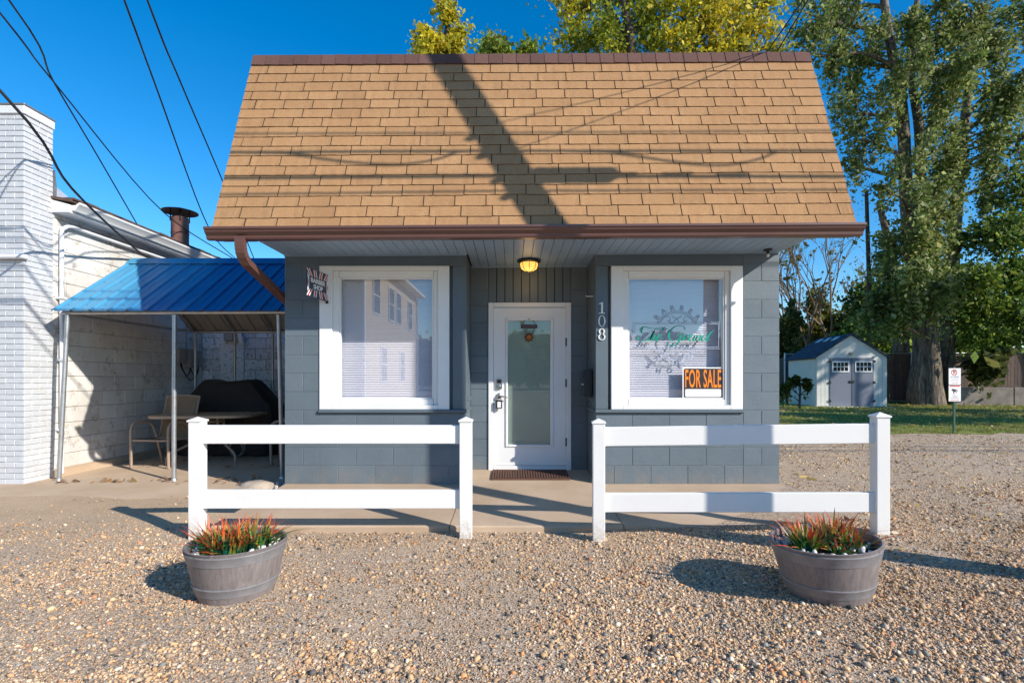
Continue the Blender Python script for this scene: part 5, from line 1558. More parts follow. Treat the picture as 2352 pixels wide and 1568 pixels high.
# no-parking sign on a post
sp = thing('sign_post', 'green post with no parking and camera signs at the gravel edge', 'sign', (9.34, 10.82, 0.11))
MB().cbox(-0.022, 0.022, -0.014, 0.014, -0.1, 1.42, 0.003).build('post', M['green_post'], sp)
def sign_panel(z0, z1, name):
    return MB().cbox(-0.127, 0.127, -0.020, -0.0165, z0, z1, 0.001).build(name, M['sign_white'], sp)
s1 = sign_panel(1.045, 1.385, 'no_parking_sign'); s2 = sign_panel(0.69, 1.03, 'camera_sign')
def annulus(cx, cz, r0, r1, y, mat, par, n=28):
    m = MB(); vs = []
    for i in range(n):
        a = 2 * math.pi * i / n
        vs += [(cx + r0 * math.cos(a), y, cz + r0 * math.sin(a)), (cx + r1 * math.cos(a), y, cz + r1 * math.sin(a))]
    m.add(vs, [(2 * i, 2 * i + 1, 2 * ((i + 1) % n) + 1, 2 * ((i + 1) % n)) for i in range(n)])
    return m.build('symbol', M[mat], par)
annulus(-0.012, 1.298, 0.050, 0.066, -0.0212, 'red', s1)
MB().add([(-0.055, -0.0216, 1.332), (-0.046, -0.0216, 1.341), (0.031, -0.0216, 1.264), (0.022, -0.0216, 1.255)], [(0, 1, 2, 3)]).build('symbol', M['red'], s1)
obj('lettering', bake(text_mesh('P', 0.105, M['sign_black'], 0.0004, 1.0, 0.003), stand(-0.008, -0.0208, 1.298)), s1)
obj('lettering', bake(text_mesh('NO PARKING', 0.030, M['sign_black'], 0.0004, 1.0, 0.0006), stand(0, -0.0208, 1.206)), s1)
for (z, w_, mt_) in ((1.170, 0.09, 'metalbox'), (1.148, 0.075, 'metalbox'), (1.120, 0.085, 'metalbox'), (1.075, 0.07, 'red')):
    MB().box(-w_, w_, -0.0208, -0.0204, z - 0.004, z + 0.004).build('fine_print', M[mt_], s1)
MB().box(-0.11, 0.11, -0.0208, -0.0204, 0.995, 1.022).build('header_band', M['red'], s2)
m = MB(); m.add([(x, -0.0208, z) for x, z in ((-0.075, 0.925), (-0.05, 0.955), (0.045, 0.935), (0.062, 0.915), (0.058, 0.885), (0.03, 0.878), (-0.005, 0.890), (-0.015, 0.862), (0.0, 0.838), (-0.02, 0.835), (-0.035, 0.865), (-0.032, 0.895))], [tuple(range(12))])
m.build('symbol', M['sign_black'], s2)
annulus(0.036, 0.907, 0.008, 0.016, -0.0214, 'sign_white', s2, 14)
for (z, w_, mt_) in ((0.81, 0.065, 'metalbox'), (0.785, 0.045, 'metalbox'), (0.755, 0.095, 'metalbox'), (0.717, 0.09, 'red')):
    MB().box(-w_, w_, -0.0208, -0.0204, z - 0.006, z + 0.006).build('fine_print', M[mt_], s2)

# concrete retaining wall and chain link fence behind the trunks
rwl = thing('retaining_wall', 'low old concrete retaining wall at the edge of the lawn', 'wall', (22.5, 21.6, 0.1), math.radians(-6))
for i in range(5):
    MB().cbox(-3.6 + i * 2.4 + 0.01, -3.6 + (i + 1) * 2.4 - 0.01, 0, 0.3, -0.2, 0.80 + 0.01 * i, 0.02).build('wall_panel', M['concrete_wall'], rwl)
MB().box(-3.6, 8.4, 0.05, 3.0, -0.2, 0.74).build('soil_bank', M['lawn'], rwl)
cf = thing('chain_link_fence', 'chain link fence with brown privacy slats along the lawn edge', 'fence', (13.0, 24.4, 0.1), math.radians(-8))
FL, FH = 22.0, 2.35
for i in range(9):
    MB().tube([(i * 2.75, 0, 0), (i * 2.75, 0, FH + 0.06)], 0.035, 10).build('post', M['white_pipe'], cf)
for z in (0.15, FH): MB().tube([(0, 0, z), (FL, 0, z)], 0.02, 8).build('rail', M['galv'], cf)
wv = []; wf_ = []
stp = 0.16
def strip(a, b, w):
    o_ = len(wv)
    d = (Vector(b) - Vector(a)).normalized(); nn = Vector((-d.z, 0, d.x)) * w
    for p in (Vector(a) - nn, Vector(b) - nn, Vector(b) + nn, Vector(a) + nn): wv.append(p[:])
    wf_.append((o_, o_ + 1, o_ + 2, o_ + 3))
k = -int(FH / stp)
while k * stp < FL:
    x = k * stp
    a = max(0, -x); b = min(FH, FL - x)
    if b > a + .05:
        strip((x + a, -0.012, a), (x + b, -0.012, b), 0.0035); strip((x + a, -0.018, FH - a), (x + b, -0.018, FH - b), 0.0035)
    k += 1
tag(obj('wire_mesh', np_mesh('wire_mesh', np.array(wv), np.array(wf_), M['link']), cf), kind='stuff')
slat_me = MB().box(-0.060, 0.060, -0.004, 0.004, 0.12, FH - 0.02).mesh('privacy_slat', pmat('brown_slat', (0.115, 0.07, 0.06), 0.8, 0.25, 6, rand=0.25))
for i in range(int(FL / 0.135)): obj('privacy_slat', slat_me, cf, (0.07 + i * 0.135, 0.03, 0))
# plank fence end seen beside the shop wall
pf_ = thing('plank_fence', 'grey plank fence end behind the shed', 'fence', (13.2, 26.0, 0.1), 0.0)
for i in range(9):
    MB().cbox(i * 0.17, i * 0.17 + 0.155, 0, 0.025, 0.0, 2.2 + random.uniform(-0.05, 0.05), 0.005).build('plank', M['plank'], pf_)
for z in (0.5, 1.8): MB().box(0, 1.52, 0.026, 0.07, z, z + 0.09).build('rail', M['plank'], pf_)

# far utility pole
fp = thing('utility_pole', 'distant dark bare pole beside the big elm', 'pole', (at(1998, 880, 23.6).x, 23.6, 0.1))
MB().tube([(0, 0, 0), (-0.05, 0, 6), (-0.16, 0, (at(1990, 445, 23.6).z))], [0.095, 0.09, 0.075], 12).build('shaft', M['bark_dark'], fp)

# ================================================================== HOUSE ACROSS THE STREET (seen in the panes)
hs_ = thing('two_storey_house', 'cream two storey house across the street mirrored in the panes', 'house', (-11, -15, 0), world=True)
MB().box(-17, -6.0, -20.6, -9.1, -0.1, 6.5).build('wall', M['cream'], hs_)
MB().add([(-17.5, -21.1, 6.5), (-5.5, -21.1, 6.5), (-5.5, -8.6, 6.5), (-17.5, -8.6, 6.5), (-11.5, -21.1, 9.2), (-11.5, -8.6, 9.2), (-17.5, -21.1, 6.35), (-5.5, -21.1, 6.35), (-5.5, -8.6, 6.35), (-17.5, -8.6, 6.35)],
         [(0, 4, 5, 3), (1, 2, 5, 4), (3, 5, 2), (0, 1, 4), (6, 9, 8, 7), (0, 3, 9, 6), (1, 7, 8, 2), (3, 2, 8, 9), (0, 6, 7, 1)]).build('roof', M['trim'], hs_)
for (y, z) in ((-11.2, 4.1), (-14.0, 4.1), (-15.6, 4.1), (-18.6, 4.1), (-12.5, 1.1), (-16.5, 1.1)):
    f_ = MB().box(-6.0, -5.95, y - 0.55, y + 0.55, z, z + 1.7).build('window', M['trim'], hs_)
    for dz in (0.08, 0.88): MB().box(-5.949, -5.94, y - 0.47, y + 0.47, z + dz, z + dz + 0.74).build('pane', M['shed_glass'], f_)
MB().box(-6.0, -5.9, -9.25, -9.1, 0, 6.4).build('corner_board', M['trim'], hs_)
MB().tube([(-5.88, -20.4, 0.0), (-5.88, -20.4, 6.4)], 0.06, 8).build('downspout', M['trim'], hs_)

# ================================================================== TREES
def leaf_mesh(name, P, size, cols, mat='leaf', elong=1.7, flat=0.0):
    n = len(P)
    R = rot_basis(n)
    a = R[:, 0, :]; b = R[:, 1, :]
    if flat:
        a = a * np.array([1, 1, 1 - flat]); b = b * np.array([1, 1, 1 - flat])
        a /= np.linalg.norm(a, axis=1)[:, None]; b /= np.linalg.norm(b, axis=1)[:, None]
    s = (size * np.exp(RNG.normal(0, 0.38, n)))[:, None]
    V = np.empty((n, 4, 3))
    V[:, 0] = P - a * s * elong * 0.5; V[:, 1] = P + b * s * 0.5 + a * s * 0.1; V[:, 2] = P + a * s * elong * 0.5; V[:, 3] = P - b * s * 0.5 + a * s * 0.1
    Fc = np.arange(n * 4).reshape(n, 4)
    C = np.repeat(cols, 4, axis=0)
    return np_mesh(name, V.reshape(-1, 3), Fc, M[mat], C)

def palette(n, cols, jitter=0.25):
    cols = np.array(cols); i = RNG.integers(0, len(cols), n)
    return np.clip(cols[i] * RNG.uniform(1 - jitter, 1 + jitter, (n, 1)), 0, 1)

def tree(name, label, base, trunks, lobes, leaf=0.16, cols=((0.05, 0.09, 0.02),), bark='bark_dark', clump=0.28, droop=0.0, twigs=11, group=None, elong=1.7, limb_r=0.10, cat='tree', per=22, dens=2.2, zmin=0.15):
    """trunks: lists of (point, radius); lobes: (centre, (rx, ry, rz), number of leaves, colour offset)"""
    root = thing(name, label, cat, base, world=True, group=group)
    wood = MB()
    tp = []
    for tr in trunks:
        pts = smooth_path([p for p, r in tr], 5)
        rs = np.interp(np.linspace(0, len(tr) - 1, len(pts)), range(len(tr)), [r for p, r in tr])
        wood.tube(pts, list(rs), 12)
        tp += [(p, r) for p, r in zip(pts, rs)]
    allP, allC = [], []
    for (c, rad, nl, cm) in lobes:
        c = Vector(c)
        best = min(tp, key=lambda q: (q[0] - c).length + (2.5 * max(0, q[0].z - c.z + 0.3)) + (4 if q[0].z < base[2] + 2 else 0))
        b0 = best[0]; r0 = min(limb_r, best[1] * 0.7)
        mid = b0.lerp(c, 0.5) + Vector((random.uniform(-.3, .3), random.uniform(-.3, .3), random.uniform(0.0, 0.5))) * (c - b0).length * 0.25
        limb = smooth_path([b0, mid, c], 5)
        wood.tube(limb, r0, 7, True, r0 * 0.35)
        ntw = max(4, int(twigs * (rad[0] * rad[2]) ** 0.5))
        nc = max(1, int(round(dens * nl / (ntw * per))))
        lobe_t = random.uniform(0.8, 1.2)
        for k in range(ntw):
            u = np.array([random.gauss(0, 1) for _ in range(3)]); u /= np.linalg.norm(u)
            q = random.uniform(0.55, 1.0) ** 0.6
            e = c + Vector((u[0] * rad[0] * q, u[1] * rad[1] * q, u[2] * rad[2] * q))
            s_ = limb[random.randrange(len(limb) // 2, len(limb))]
            mm_ = s_.lerp(e, 0.5) + Vector((0, 0, 0.12 * (e - s_).length))
            tw = smooth_path([s_, mm_, e], 3)
            wood.tube(tw, r0 * 0.28, 4, False, 0.006)
            for j in range(nc):
                t_ = random.uniform(0.45, 1.05)
                p = s_.lerp(e, t_)
                n_ = per
                G = RNG.normal(0, 1, (n_, 3)) * clump * random.uniform(0.6, 1.3)
                if droop:
                    G[:, 0:2] *= 0.55
                    G[:, 2] = -np.abs(RNG.exponential(droop, n_)) + 0.15
                allP.append(np.array(p)[None, :] + G)
                cc = palette(n_, cols) * lobe_t * (1 + 0.15 * random.uniform(-1, 1))
                allC.append(cc * np.array(cm)[None, :])
    wood.build('trunk', M[bark], root, smooth=True)
    if allP:
        P = np.concatenate(allP); C = np.clip(np.concatenate(allC), 0, 1)
        k_ = P[:, 2] > zmin; P, C = P[k_], C[k_]
        obj('crown', leaf_mesh('crown', P, leaf, C, elong=elong), root).location = -Vector(base)
    return root

def lob(px, py, Y, rx, rz, n, cm=(1, 1, 1), ry=None):
    s = Y / F
    return (at(px, py, Y), (rx * s, (ry if ry else rx) * s, rz * s), n, cm)

ELM = ((0.12, 0.17, 0.035), (0.17, 0.22, 0.05), (0.25, 0.28, 0.08), (0.08, 0.12, 0.03), (0.32, 0.33, 0.14))
Y0 = 22.5
def tk(*pts): return [(at(px, py, Y), r) for (px, py, Y, r) in pts]
tree('elm_tree', 'huge many-trunked elm with drooping green foliage behind the shed', (at(2120, 928, Y0).x, Y0, 0.1),
     [tk((2112, 935, Y0, 0.52), (2110, 880, Y0, 0.40), (2118, 800, Y0, 0.34), (2100, 640, Y0 + .3, 0.30), (2082, 450, Y0 + .5, 0.27), (2072, 250, Y0 + .5, 0.22), (2045, 100, Y0 + .4, 0.18), (2025, -40, Y0 + .3, 0.14)),
      tk((2143, 938, Y0 - .3, 0.50), (2141, 880, Y0 - .3, 0.38), (2138, 780, Y0 - .2, 0.30), (2125, 600, Y0, 0.24), (2115, 450, Y0 + .2, 0.22), (2112, 300, Y0 + .3, 0.20), (2090, 140, Y0 + .3, 0.14), (2110, -20, Y0, 0.10)),
      tk((2172, 930, Y0 + .2, 0.46), (2170, 860, Y0 + .2, 0.36), (2178, 740, Y0 + .3, 0.30), (2190, 560, Y0 + .5, 0.26), (2205, 380, Y0 + .6, 0.22), (2225, 200, Y0 + .6, 0.16), (2250, 20, Y0 + .5, 0.12)),
      tk((2074, 918, Y0 + 1.6, 0.45), (2072, 850, Y0 + 1.6, 0.36), (2066, 740, Y0 + 1.6, 0.30), (2050, 600, Y0 + 1.6, 0.2), (2020, 470, Y0 + 1.4, 0.12))],
     [lob(1850, 30, Y0, 60, 60, 1900), lob(1930, 20, Y0 + 1, 60, 70, 2300), lob(1880, 130, Y0, 60, 55, 1500), lob(1960, 150, Y0 + 1, 50, 60, 1300), lob(1940, 260, Y0, 45, 60, 900),
      lob(1985, 320, Y0 - 1, 40, 50, 700), lob(2035, 440, Y0 - 1, 30, 36, 400), lob(1955, 375, Y0, 26, 42, 380),
      lob(2140, 40, Y0 - 1, 75, 70, 3000), lob(2250, 60, Y0 - 1, 80, 80, 3300), lob(2330, 40, Y0, 60, 80, 2000), lob(2180, 150, Y0 - 1.5, 70, 65, 2700), lob(2280, 190, Y0 - 1, 75, 70, 2300), lob(2165, 260, Y0 - 1.5, 45, 60, 1500),
      lob(2240, 310, Y0 - 1, 70, 60, 1900), lob(2320, 330, Y0, 60, 70, 1200), lob(2190, 390, Y0 - 1, 50, 60, 1400), lob(2275, 430, Y0, 60, 60, 1100), lob(2060, 60, Y0 + 1, 45, 50, 700), lob(2055, 170, Y0 - 2, 38, 40, 420), lob(2100, 120, Y0 - 3, 34, 45, 520), lob(2040, 250, Y0 - 1.5, 30, 45, 380), lob(2130, 330, Y0 - 3, 30, 50, 480), lob(2060, 350, Y0 - 2, 28, 45, 330), lob(2110, 430, Y0 - 3, 30, 34, 380), lob(2010, 200, Y0, 30, 45, 420), lob(2000, 60, Y0, 40, 45, 700), lob(2320, 250, Y0 - 1, 50, 50, 900), lob(2150, 440, Y0 - 2, 40, 40, 700),
      lob(2100, 520, Y0 - 1.5, 60, 50, 1200, (1.2, 1.15, 1)), lob(2050, 560, Y0 - 1, 50, 45, 1200), lob(2080, 610, Y0 - 2, 75, 55, 1400), lob(2035, 650, Y0 - 1, 40, 50, 1000, (1.1, 1.1, 1)), lob(2140, 585, Y0 - 1.5, 60, 55, 1300, (1.15, 1.1, 1)),
      lob(2045, 705, Y0 - 1, 60, 42, 1100), lob(2130, 670, Y0 - 2, 60, 42, 1000), lob(2010, 740, Y0 - 1, 45, 50, 1100, (1.2, 1.2, 1)), lob(2190, 640, Y0 - 1.5, 50, 60, 1000), lob(2160, 480, Y0 - 1, 50, 45, 1200)],
     leaf=0.085, cols=ELM, bark='bark', clump=0.34, droop=0.50, twigs=8, limb_r=0.11, dens=1.2, zmin=2.75)

DK = ((0.05, 0.10, 0.02), (0.09, 0.16, 0.03), (0.16, 0.24, 0.04), (0.26, 0.32, 0.06))
tree('maple_tree', 'dark green maple with low spreading limbs at the lawn edge', (24.0, 22.6, 0.7),
     [[((24.0, 22.6, 0.6), 0.34), ((24.0, 22.6, 2.5), 0.28), ((23.6, 22.3, 5.0), 0.2), ((23.2, 22.0, 8.0), 0.1)]],
     [lob(2235, 555, 22, 60, 38, 1700), lob(2315, 530, 21.6, 65, 45, 1900), lob(2225, 640, 21.6, 60, 34, 1700, (1.25, 1.2, 1)), lob(2320, 630, 21.4, 65, 40, 2000, (1.1, 1.1, 1)), lob(2195, 690, 22, 40, 28, 800, (1.35, 1.25, 1)), lob(2265, 715, 21.5, 65, 32, 1900, (1.2, 1.15, 1)), lob(2345, 740, 21.3, 60, 36, 1700), lob(2250, 780, 21.8, 45, 22, 800, (1.3, 1.25, 1)), lob(2330, 440, 22, 60, 50, 1300), lob(2400, 600, 21.5, 90, 90, 2500)],
     leaf=0.095, cols=DK, clump=0.32, twigs=7, bark='bark_dark', dens=0.95)

YL = ((0.56, 0.48, 0.025), (0.46, 0.42, 0.03), (0.32, 0.34, 0.035), (0.64, 0.52, 0.04), (0.21, 0.26, 0.035))
tree('autumn_maple', 'tall maple turning yellow behind the shop roof', (at(1470, 900, 15).x, 15.5, 0.05),
     [tk((1450, 960, 15.5, 0.42), (1450, 600, 15.5, 0.36), (1455, 300, 15.5, 0.28), (1440, 130, 15.5, 0.20), (1400, 20, 15.5, 0.13), (1370, -120, 15.5, 0.08)), tk((1455, 300, 15.5, 0.2), (1450, 110, 15.3, 0.15), (1432, 0, 15.2, 0.10), (1430, -140, 15, 0.06)),
      tk((1455, 320, 15.5, 0.22), (1560, 160, 15.6, 0.15), (1640, 10, 15.8, 0.12), (1680, -120, 15.8, 0.07)), tk((1455, 330, 15.5, 0.2), (1640, 200, 15.8, 0.13), (1740, 40, 16, 0.09), (1800, -120, 16, 0.05))],
     [lob(1310, 20, 15.5, 50, 45, 1400, (0.9, 0.9, 1)), lob(1290, 90, 15.6, 35, 30, 450, (0.75, 0.85, 1)), lob(1370, 90, 15.3, 60, 40, 1500, (0.7, 0.85, 1)), lob(1390, -30, 15.5, 70, 55, 2000, (0.8, 0.9, 1)), lob(1480, 60, 15.3, 60, 55, 1700, (0.75, 0.9, 1)), lob(1480, -40, 15.3, 60, 50, 1500),
      lob(1560, 30, 15.3, 60, 50, 1700), lob(1550, 110, 15.3, 50, 35, 1000, (1.05, 1, 1)), lob(1630, 80, 15.4, 55, 45, 1700, (1.2, 1.1, 1)), lob(1650, -10, 15.5, 60, 50, 1700, (1.25, 1.12, 1)), lob(1720, 60, 15.8, 50, 50, 1300, (1.15, 1.05, 1)), lob(1750, 0, 15.8, 50, 45, 900), lob(1420, 130, 15.5, 50, 30, 900, (0.8, 0.9, 1)), lob(1700, 120, 15.8, 60, 30, 1000, (1.1, 1.05, 1)), lob(1600, 140, 15.5, 60, 25, 800), lob(1770, 110, 16, 30, 30, 350), lob(1240, -60, 15.5, 40, 40, 500), lob(1560, -110, 15.5, 160, 60, 3000)],
     leaf=0.062, cols=YL, clump=0.22, twigs=10, limb_r=0.06, dens=1.15)
tree('yellow_tree', 'narrow yellow tree top rising over the shop ridge', (at(1010, 900, 14).x, 14, 0.05),
     [tk((1010, 960, 14, 0.25), (1012, 400, 14, 0.2), (1020, 150, 14, 0.12), (1030, 40, 14, 0.05))],
     [lob(985, 115, 14, 32, 28, 900, (1.15, 1.1, 1)), lob(968, 85, 14, 14, 16, 240, (1.15, 1.1, 1)), lob(1035, 100, 14, 28, 32, 850, (1.1, 1.05, 1)), lob(1030, 45, 14, 20, 26, 450, (1.1, 1.05, 1)), lob(1028, 15, 14, 8, 12, 110, (1.1, 1.05, 1)), lob(1062, 72, 14, 14, 10, 170), lob(1010, 150, 14, 60, 40, 1500)],
     leaf=0.065, cols=YL[:4], clump=0.13, twigs=12, limb_r=0.035, per=14, dens=1.35)
tree('green_gold_tree', 'low green gold tree tops just clearing the shop ridge', (at(1160, 900, 14.5).x, 14.5, 0.05),
     [tk((1150, 960, 14.5, 0.2), (1150, 400, 14.5, 0.16), (1150, 180, 14.5, 0.08))],
     [lob(1135, 108, 14.5, 16, 22, 330, (0.55, 0.7, 1)), lob(1110, 118, 14.5, 12, 12, 140, (0.5, 0.7, 1)), lob(1120, 98, 14.5, 8, 16, 110, (0.6, 0.75, 1)), lob(1142, 90, 14.5, 7, 12, 90, (0.7, 0.8, 1)), lob(1160, 120, 14.5, 12, 12, 120, (0.5, 0.7, 1)), lob(1210, 118, 14.5, 16, 10, 200, (0.5, 0.7, 1)), lob(1228, 118, 14.5, 12, 10, 130, (0.5, 0.7, 1)), lob(1150, 170, 14.5, 70, 40, 1500, (0.6, 0.8, 1))],
     leaf=0.065, cols=YL, clump=0.13, twigs=12, limb_r=0.03, per=12, dens=1.35)

# bare vase-shaped tree
def bare_tree():
    base = Vector((at(1868, 890, 30).x, 30, 0.1))
    root = thing('bare_tree', 'leafless many-stemmed tree behind the shed roof', 'tree', base, world=True)
    r = random.Random(12)
    wood = MB(); tips = []
    def grow(p, d, L, rad, depth):
        pts = [p]; q = p.copy(); dd = d.copy()
        for i in range(4):
            dd = (dd + Vector((r.uniform(-.12, .12), r.uniform(-.12, .12), r.uniform(-.02, .10)))).normalized()
            q = q + dd * L / 4; pts.append(q.copy())
        wood.tube(pts, rad, 6 if depth < 2 else 4, False, rad * 0.62)
        if depth >= 5: tips.append(q); return
        for k in range(2 if depth < 1 else r.choice((2, 3, 3))):
            a = r.uniform(0, 6.28); sp_ = r.uniform(0.25, 0.55)
            nd = (dd + Vector((math.cos(a) * sp_, math.sin(a) * sp_, 0.05))).normalized()
            grow(pts[-1] if k == 0 else pts[r.choice((2, 3, 4))], nd, L * r.uniform(0.62, 0.82), rad * 0.60, depth + 1)
    for (dx, lean) in ((-0.5, -0.18), (-0.2, -0.06), (0.1, 0.05), (0.4, 0.2), (0.6, 0.34)):
        grow(base + Vector((dx * 0.5, 0, -0.1)), Vector((lean, r.uniform(-.1, .1), 1)).normalized(), 3.4, 0.15, 0)
    wood.build('trunk', M['bark_tan'], root)
    P = np.array([t + Vector((r.gauss(0, .15), r.gauss(0, .15), r.gauss(0, .15))) for t in tips for _ in range(2)])
    obj('crown', leaf_mesh('crown', P, 0.12, palette(len(P), ((0.20, 0.15, 0.05), (0.16, 0.15, 0.04)))), root).location = -base
bare_tree()

def shrub(name, label, base, lobes, cols, leaf=0.14, clump=0.25, droop=0.0, cat='shrub', bark='bark_dark', twigs=7):
    b = Vector(base)
    return tree(name, label, base, [[(b, 0.12), (b + Vector((0, 0, 0.8)), 0.09), (b + Vector((0.1, 0, 1.6)), 0.05)]], lobes, leaf, cols, bark, clump, droop, twigs, cat=cat, limb_r=0.05)
OL = ((0.10, 0.125, 0.03), (0.15, 0.165, 0.04), (0.20, 0.20, 0.06), (0.07, 0.10, 0.025))
shrub('evergreen', 'olive evergreen with hanging sprays beside the shop wall', (at(1800, 900, 27).x, 27, 0.1), [lob(1808, 720, 27, 28, 45, 1100), lob(1800, 800, 27, 30, 45, 1300), lob(1830, 790, 27, 22, 40, 800), lob(1780, 740, 27, 30, 60, 1200), lob(1815, 850, 27, 25, 30, 600)], OL, 0.10, 0.2, 0.45, 'tree')
shrub('yellow_bush', 'bright yellow green bushes behind the shed', (at(1900, 900, 33).x, 33, 0.1), [lob(1850, 770, 33, 30, 35, 900), lob(1900, 760, 33, 35, 40, 1100), lob(1950, 740, 33, 40, 45, 1200, (0.8, 0.9, 1)), lob(1870, 700, 33, 30, 30, 500), lob(1860, 850, 33, 50, 40, 1500), lob(1950, 830, 33, 50, 45, 1500)], ((0.16, 0.17, 0.02), (0.24, 0.22, 0.03), (0.09, 0.12, 0.02)), 0.13, 0.3, 0, 'bush')
shrub('dark_bush', 'dark green undergrowth behind the elm trunks', (at(2040, 900, 27).x, 27.5, 0.1), [lob(1990, 790, 27.5, 45, 50, 1500), lob(2040, 840, 27.5, 45, 50, 1500), lob(2110, 820, 27.8, 50, 55, 1700), lob(2190, 820, 27.8, 50, 55, 1700), lob(2000, 690, 28, 50, 60, 1500), lob(2220, 720, 28, 60, 70, 1900), lob(2320, 740, 28, 80, 70, 2200), lob(2130, 700, 28.5, 70, 70, 2000)], DK, 0.15, 0.34, 0, 'bush')
shrub('drooping_branch_shrub', 'pale green drooping shrub in front of the brown slat fence', (at(2235, 905, 21).x, 22.2, 0.75), [lob(2250, 830, 22.0, 40, 18, 550), lob(2265, 850, 21.8, 35, 14, 350), lob(2290, 815, 21.6, 30, 16, 300)], OL, 0.13, 0.16, 0.18, 'shrub')
# small weeping tree by the shed
wt = Vector((at(1836, 930, 19.6).x, 19.6, 0.1))
tree('weeping_tree', 'small weeping tree with umbrella crown by the shed wall', wt[:], [[(wt, 0.045), (wt + Vector((0.02, 0, 0.5)), 0.04), (wt + Vector((0.05, 0, 1.02)), 0.03)]],
     [((wt.x + 0.02, 19.6, 1.13), (0.40, 0.4, 0.12), 420, (1, 1, 1)), ((wt.x - 0.42, 19.6, 0.92), (0.2, 0.25, 0.18), 260, (1.3, 1.2, 1)), ((wt.x + 0.36, 19.6, 0.92), (0.16, 0.2, 0.14), 170, (0.7, 0.8, 1)), ((wt.x - 0.62, 19.6, 0.72), (0.14, 0.2, 0.2), 170, (0.8, 0.9, 1))],
     leaf=0.07, cols=((0.08, 0.10, 0.015), (0.16, 0.16, 0.02), (0.04, 0.06, 0.01)), clump=0.07, droop=0.10, twigs=22, limb_r=0.02, per=12)

# shade trees on the sunny side of the lawn (their shade lies on grass and shed)
for i, (x, y, lab) in enumerate(((26.3, 11.9, 'broad street tree shading the shed front'), (23.5, 7.5, 'street tree shading the strip of lawn near the sign post'))):
    lobes = []
    r = random.Random(30 + i)
    for k in range(9 if i == 0 else 11):
        lobes.append(((x + r.uniform(-2.6, 2.6) * (1 + i * 0.6), y + r.uniform(-2.0, 2.0), r.uniform(7.0, 11.5) if i == 0 else r.uniform(6.2, 9.0)), (1.2, 1.2, 0.9), 420, (1, 1, 1)))
    tree('street_tree', lab, (x, y, 0.1), [[((x, y, 0), 0.3), ((x, y, 4), 0.24), ((x + 0.2, y, 8), 0.14)]], lobes, 0.2, ELM, 'bark_dark', 0.3, 0, 6, group='street trees', dens=0.55 if i == 0 else 0.9)
# row of trees far down the road behind (they show only as reflections)
for i in range(8):
    x = -12 + i * 5.2 + random.uniform(-1, 1); y = -52 + random.uniform(-4, 4)
    lobes = [((x + random.uniform(-3, 3), y + random.uniform(-2, 2), random.uniform(1.0, 5.2)), (2.2, 2.0, 1.4), 520, (1, 1, 1)) for k in range(8)]
    tree('roadside_tree', 'bushy roadside tree across the street mirrored in the door pane', (x, y, 0), [[((x, y, 0), 0.25), ((x, y, 3), 0.18), ((x, y, 5), 0.1)]], lobes, 0.5, ELM, 'bark_dark', 0.6, 0, 4, group='roadside trees across the street')

n = 26000
wx = RNG.uniform(-70, 110, n); wy = 78 + RNG.normal(0, 2.5, n)
top = 6.0 + 2.5 * np.sin(wx * 0.23) + 1.6 * np.sin(wx * 0.61 + 1) + 1.0 * np.sin(wx * 1.7)
wz = top * RNG.uniform(0.0, 1.0, n) ** 0.75
tag(obj('distant_wood', leaf_mesh('distant_wood', np.stack([wx, wy, wz], 1), 0.95, palette(n, ((0.07, 0.09, 0.03), (0.11, 0.12, 0.04), (0.15, 0.13, 0.05))), elong=1.3)), 'far line of woodland closing the horizon', 'woodland', kind='stuff')

# ================================================================== GROUND COVER
def gzv(x, y):
    u = 0.009 * np.sin(1.7 * x + 0.5) * np.sin(1.3 * y + 0.8) + 0.005 * np.sin(4.1 * x - 2.2 * y)
    f = np.clip((9.5 - y) / 2.0, 0, 1) * np.clip(y - 0.5, 0, 1)
    return np.clip(x - 0.6, 0, 2.3) * 0.05 + u * f

def vnoise(x, y, s, seed):
    g = np.random.default_rng(seed); T = g.uniform(0, 1, (64, 64))
    X = x / s; Y = y / s
    i = np.floor(X).astype(int); j = np.floor(Y).astype(int); fx = X - i; fy = Y - j
    fx = fx * fx * (3 - 2 * fx); fy = fy * fy * (3 - 2 * fy)
    t = lambda a, b: T[a % 64, b % 64]
    return (t(i, j) * (1 - fx) + t(i + 1, j) * fx) * (1 - fy) + (t(i, j + 1) * (1 - fx) + t(i + 1, j + 1) * fx) * fy

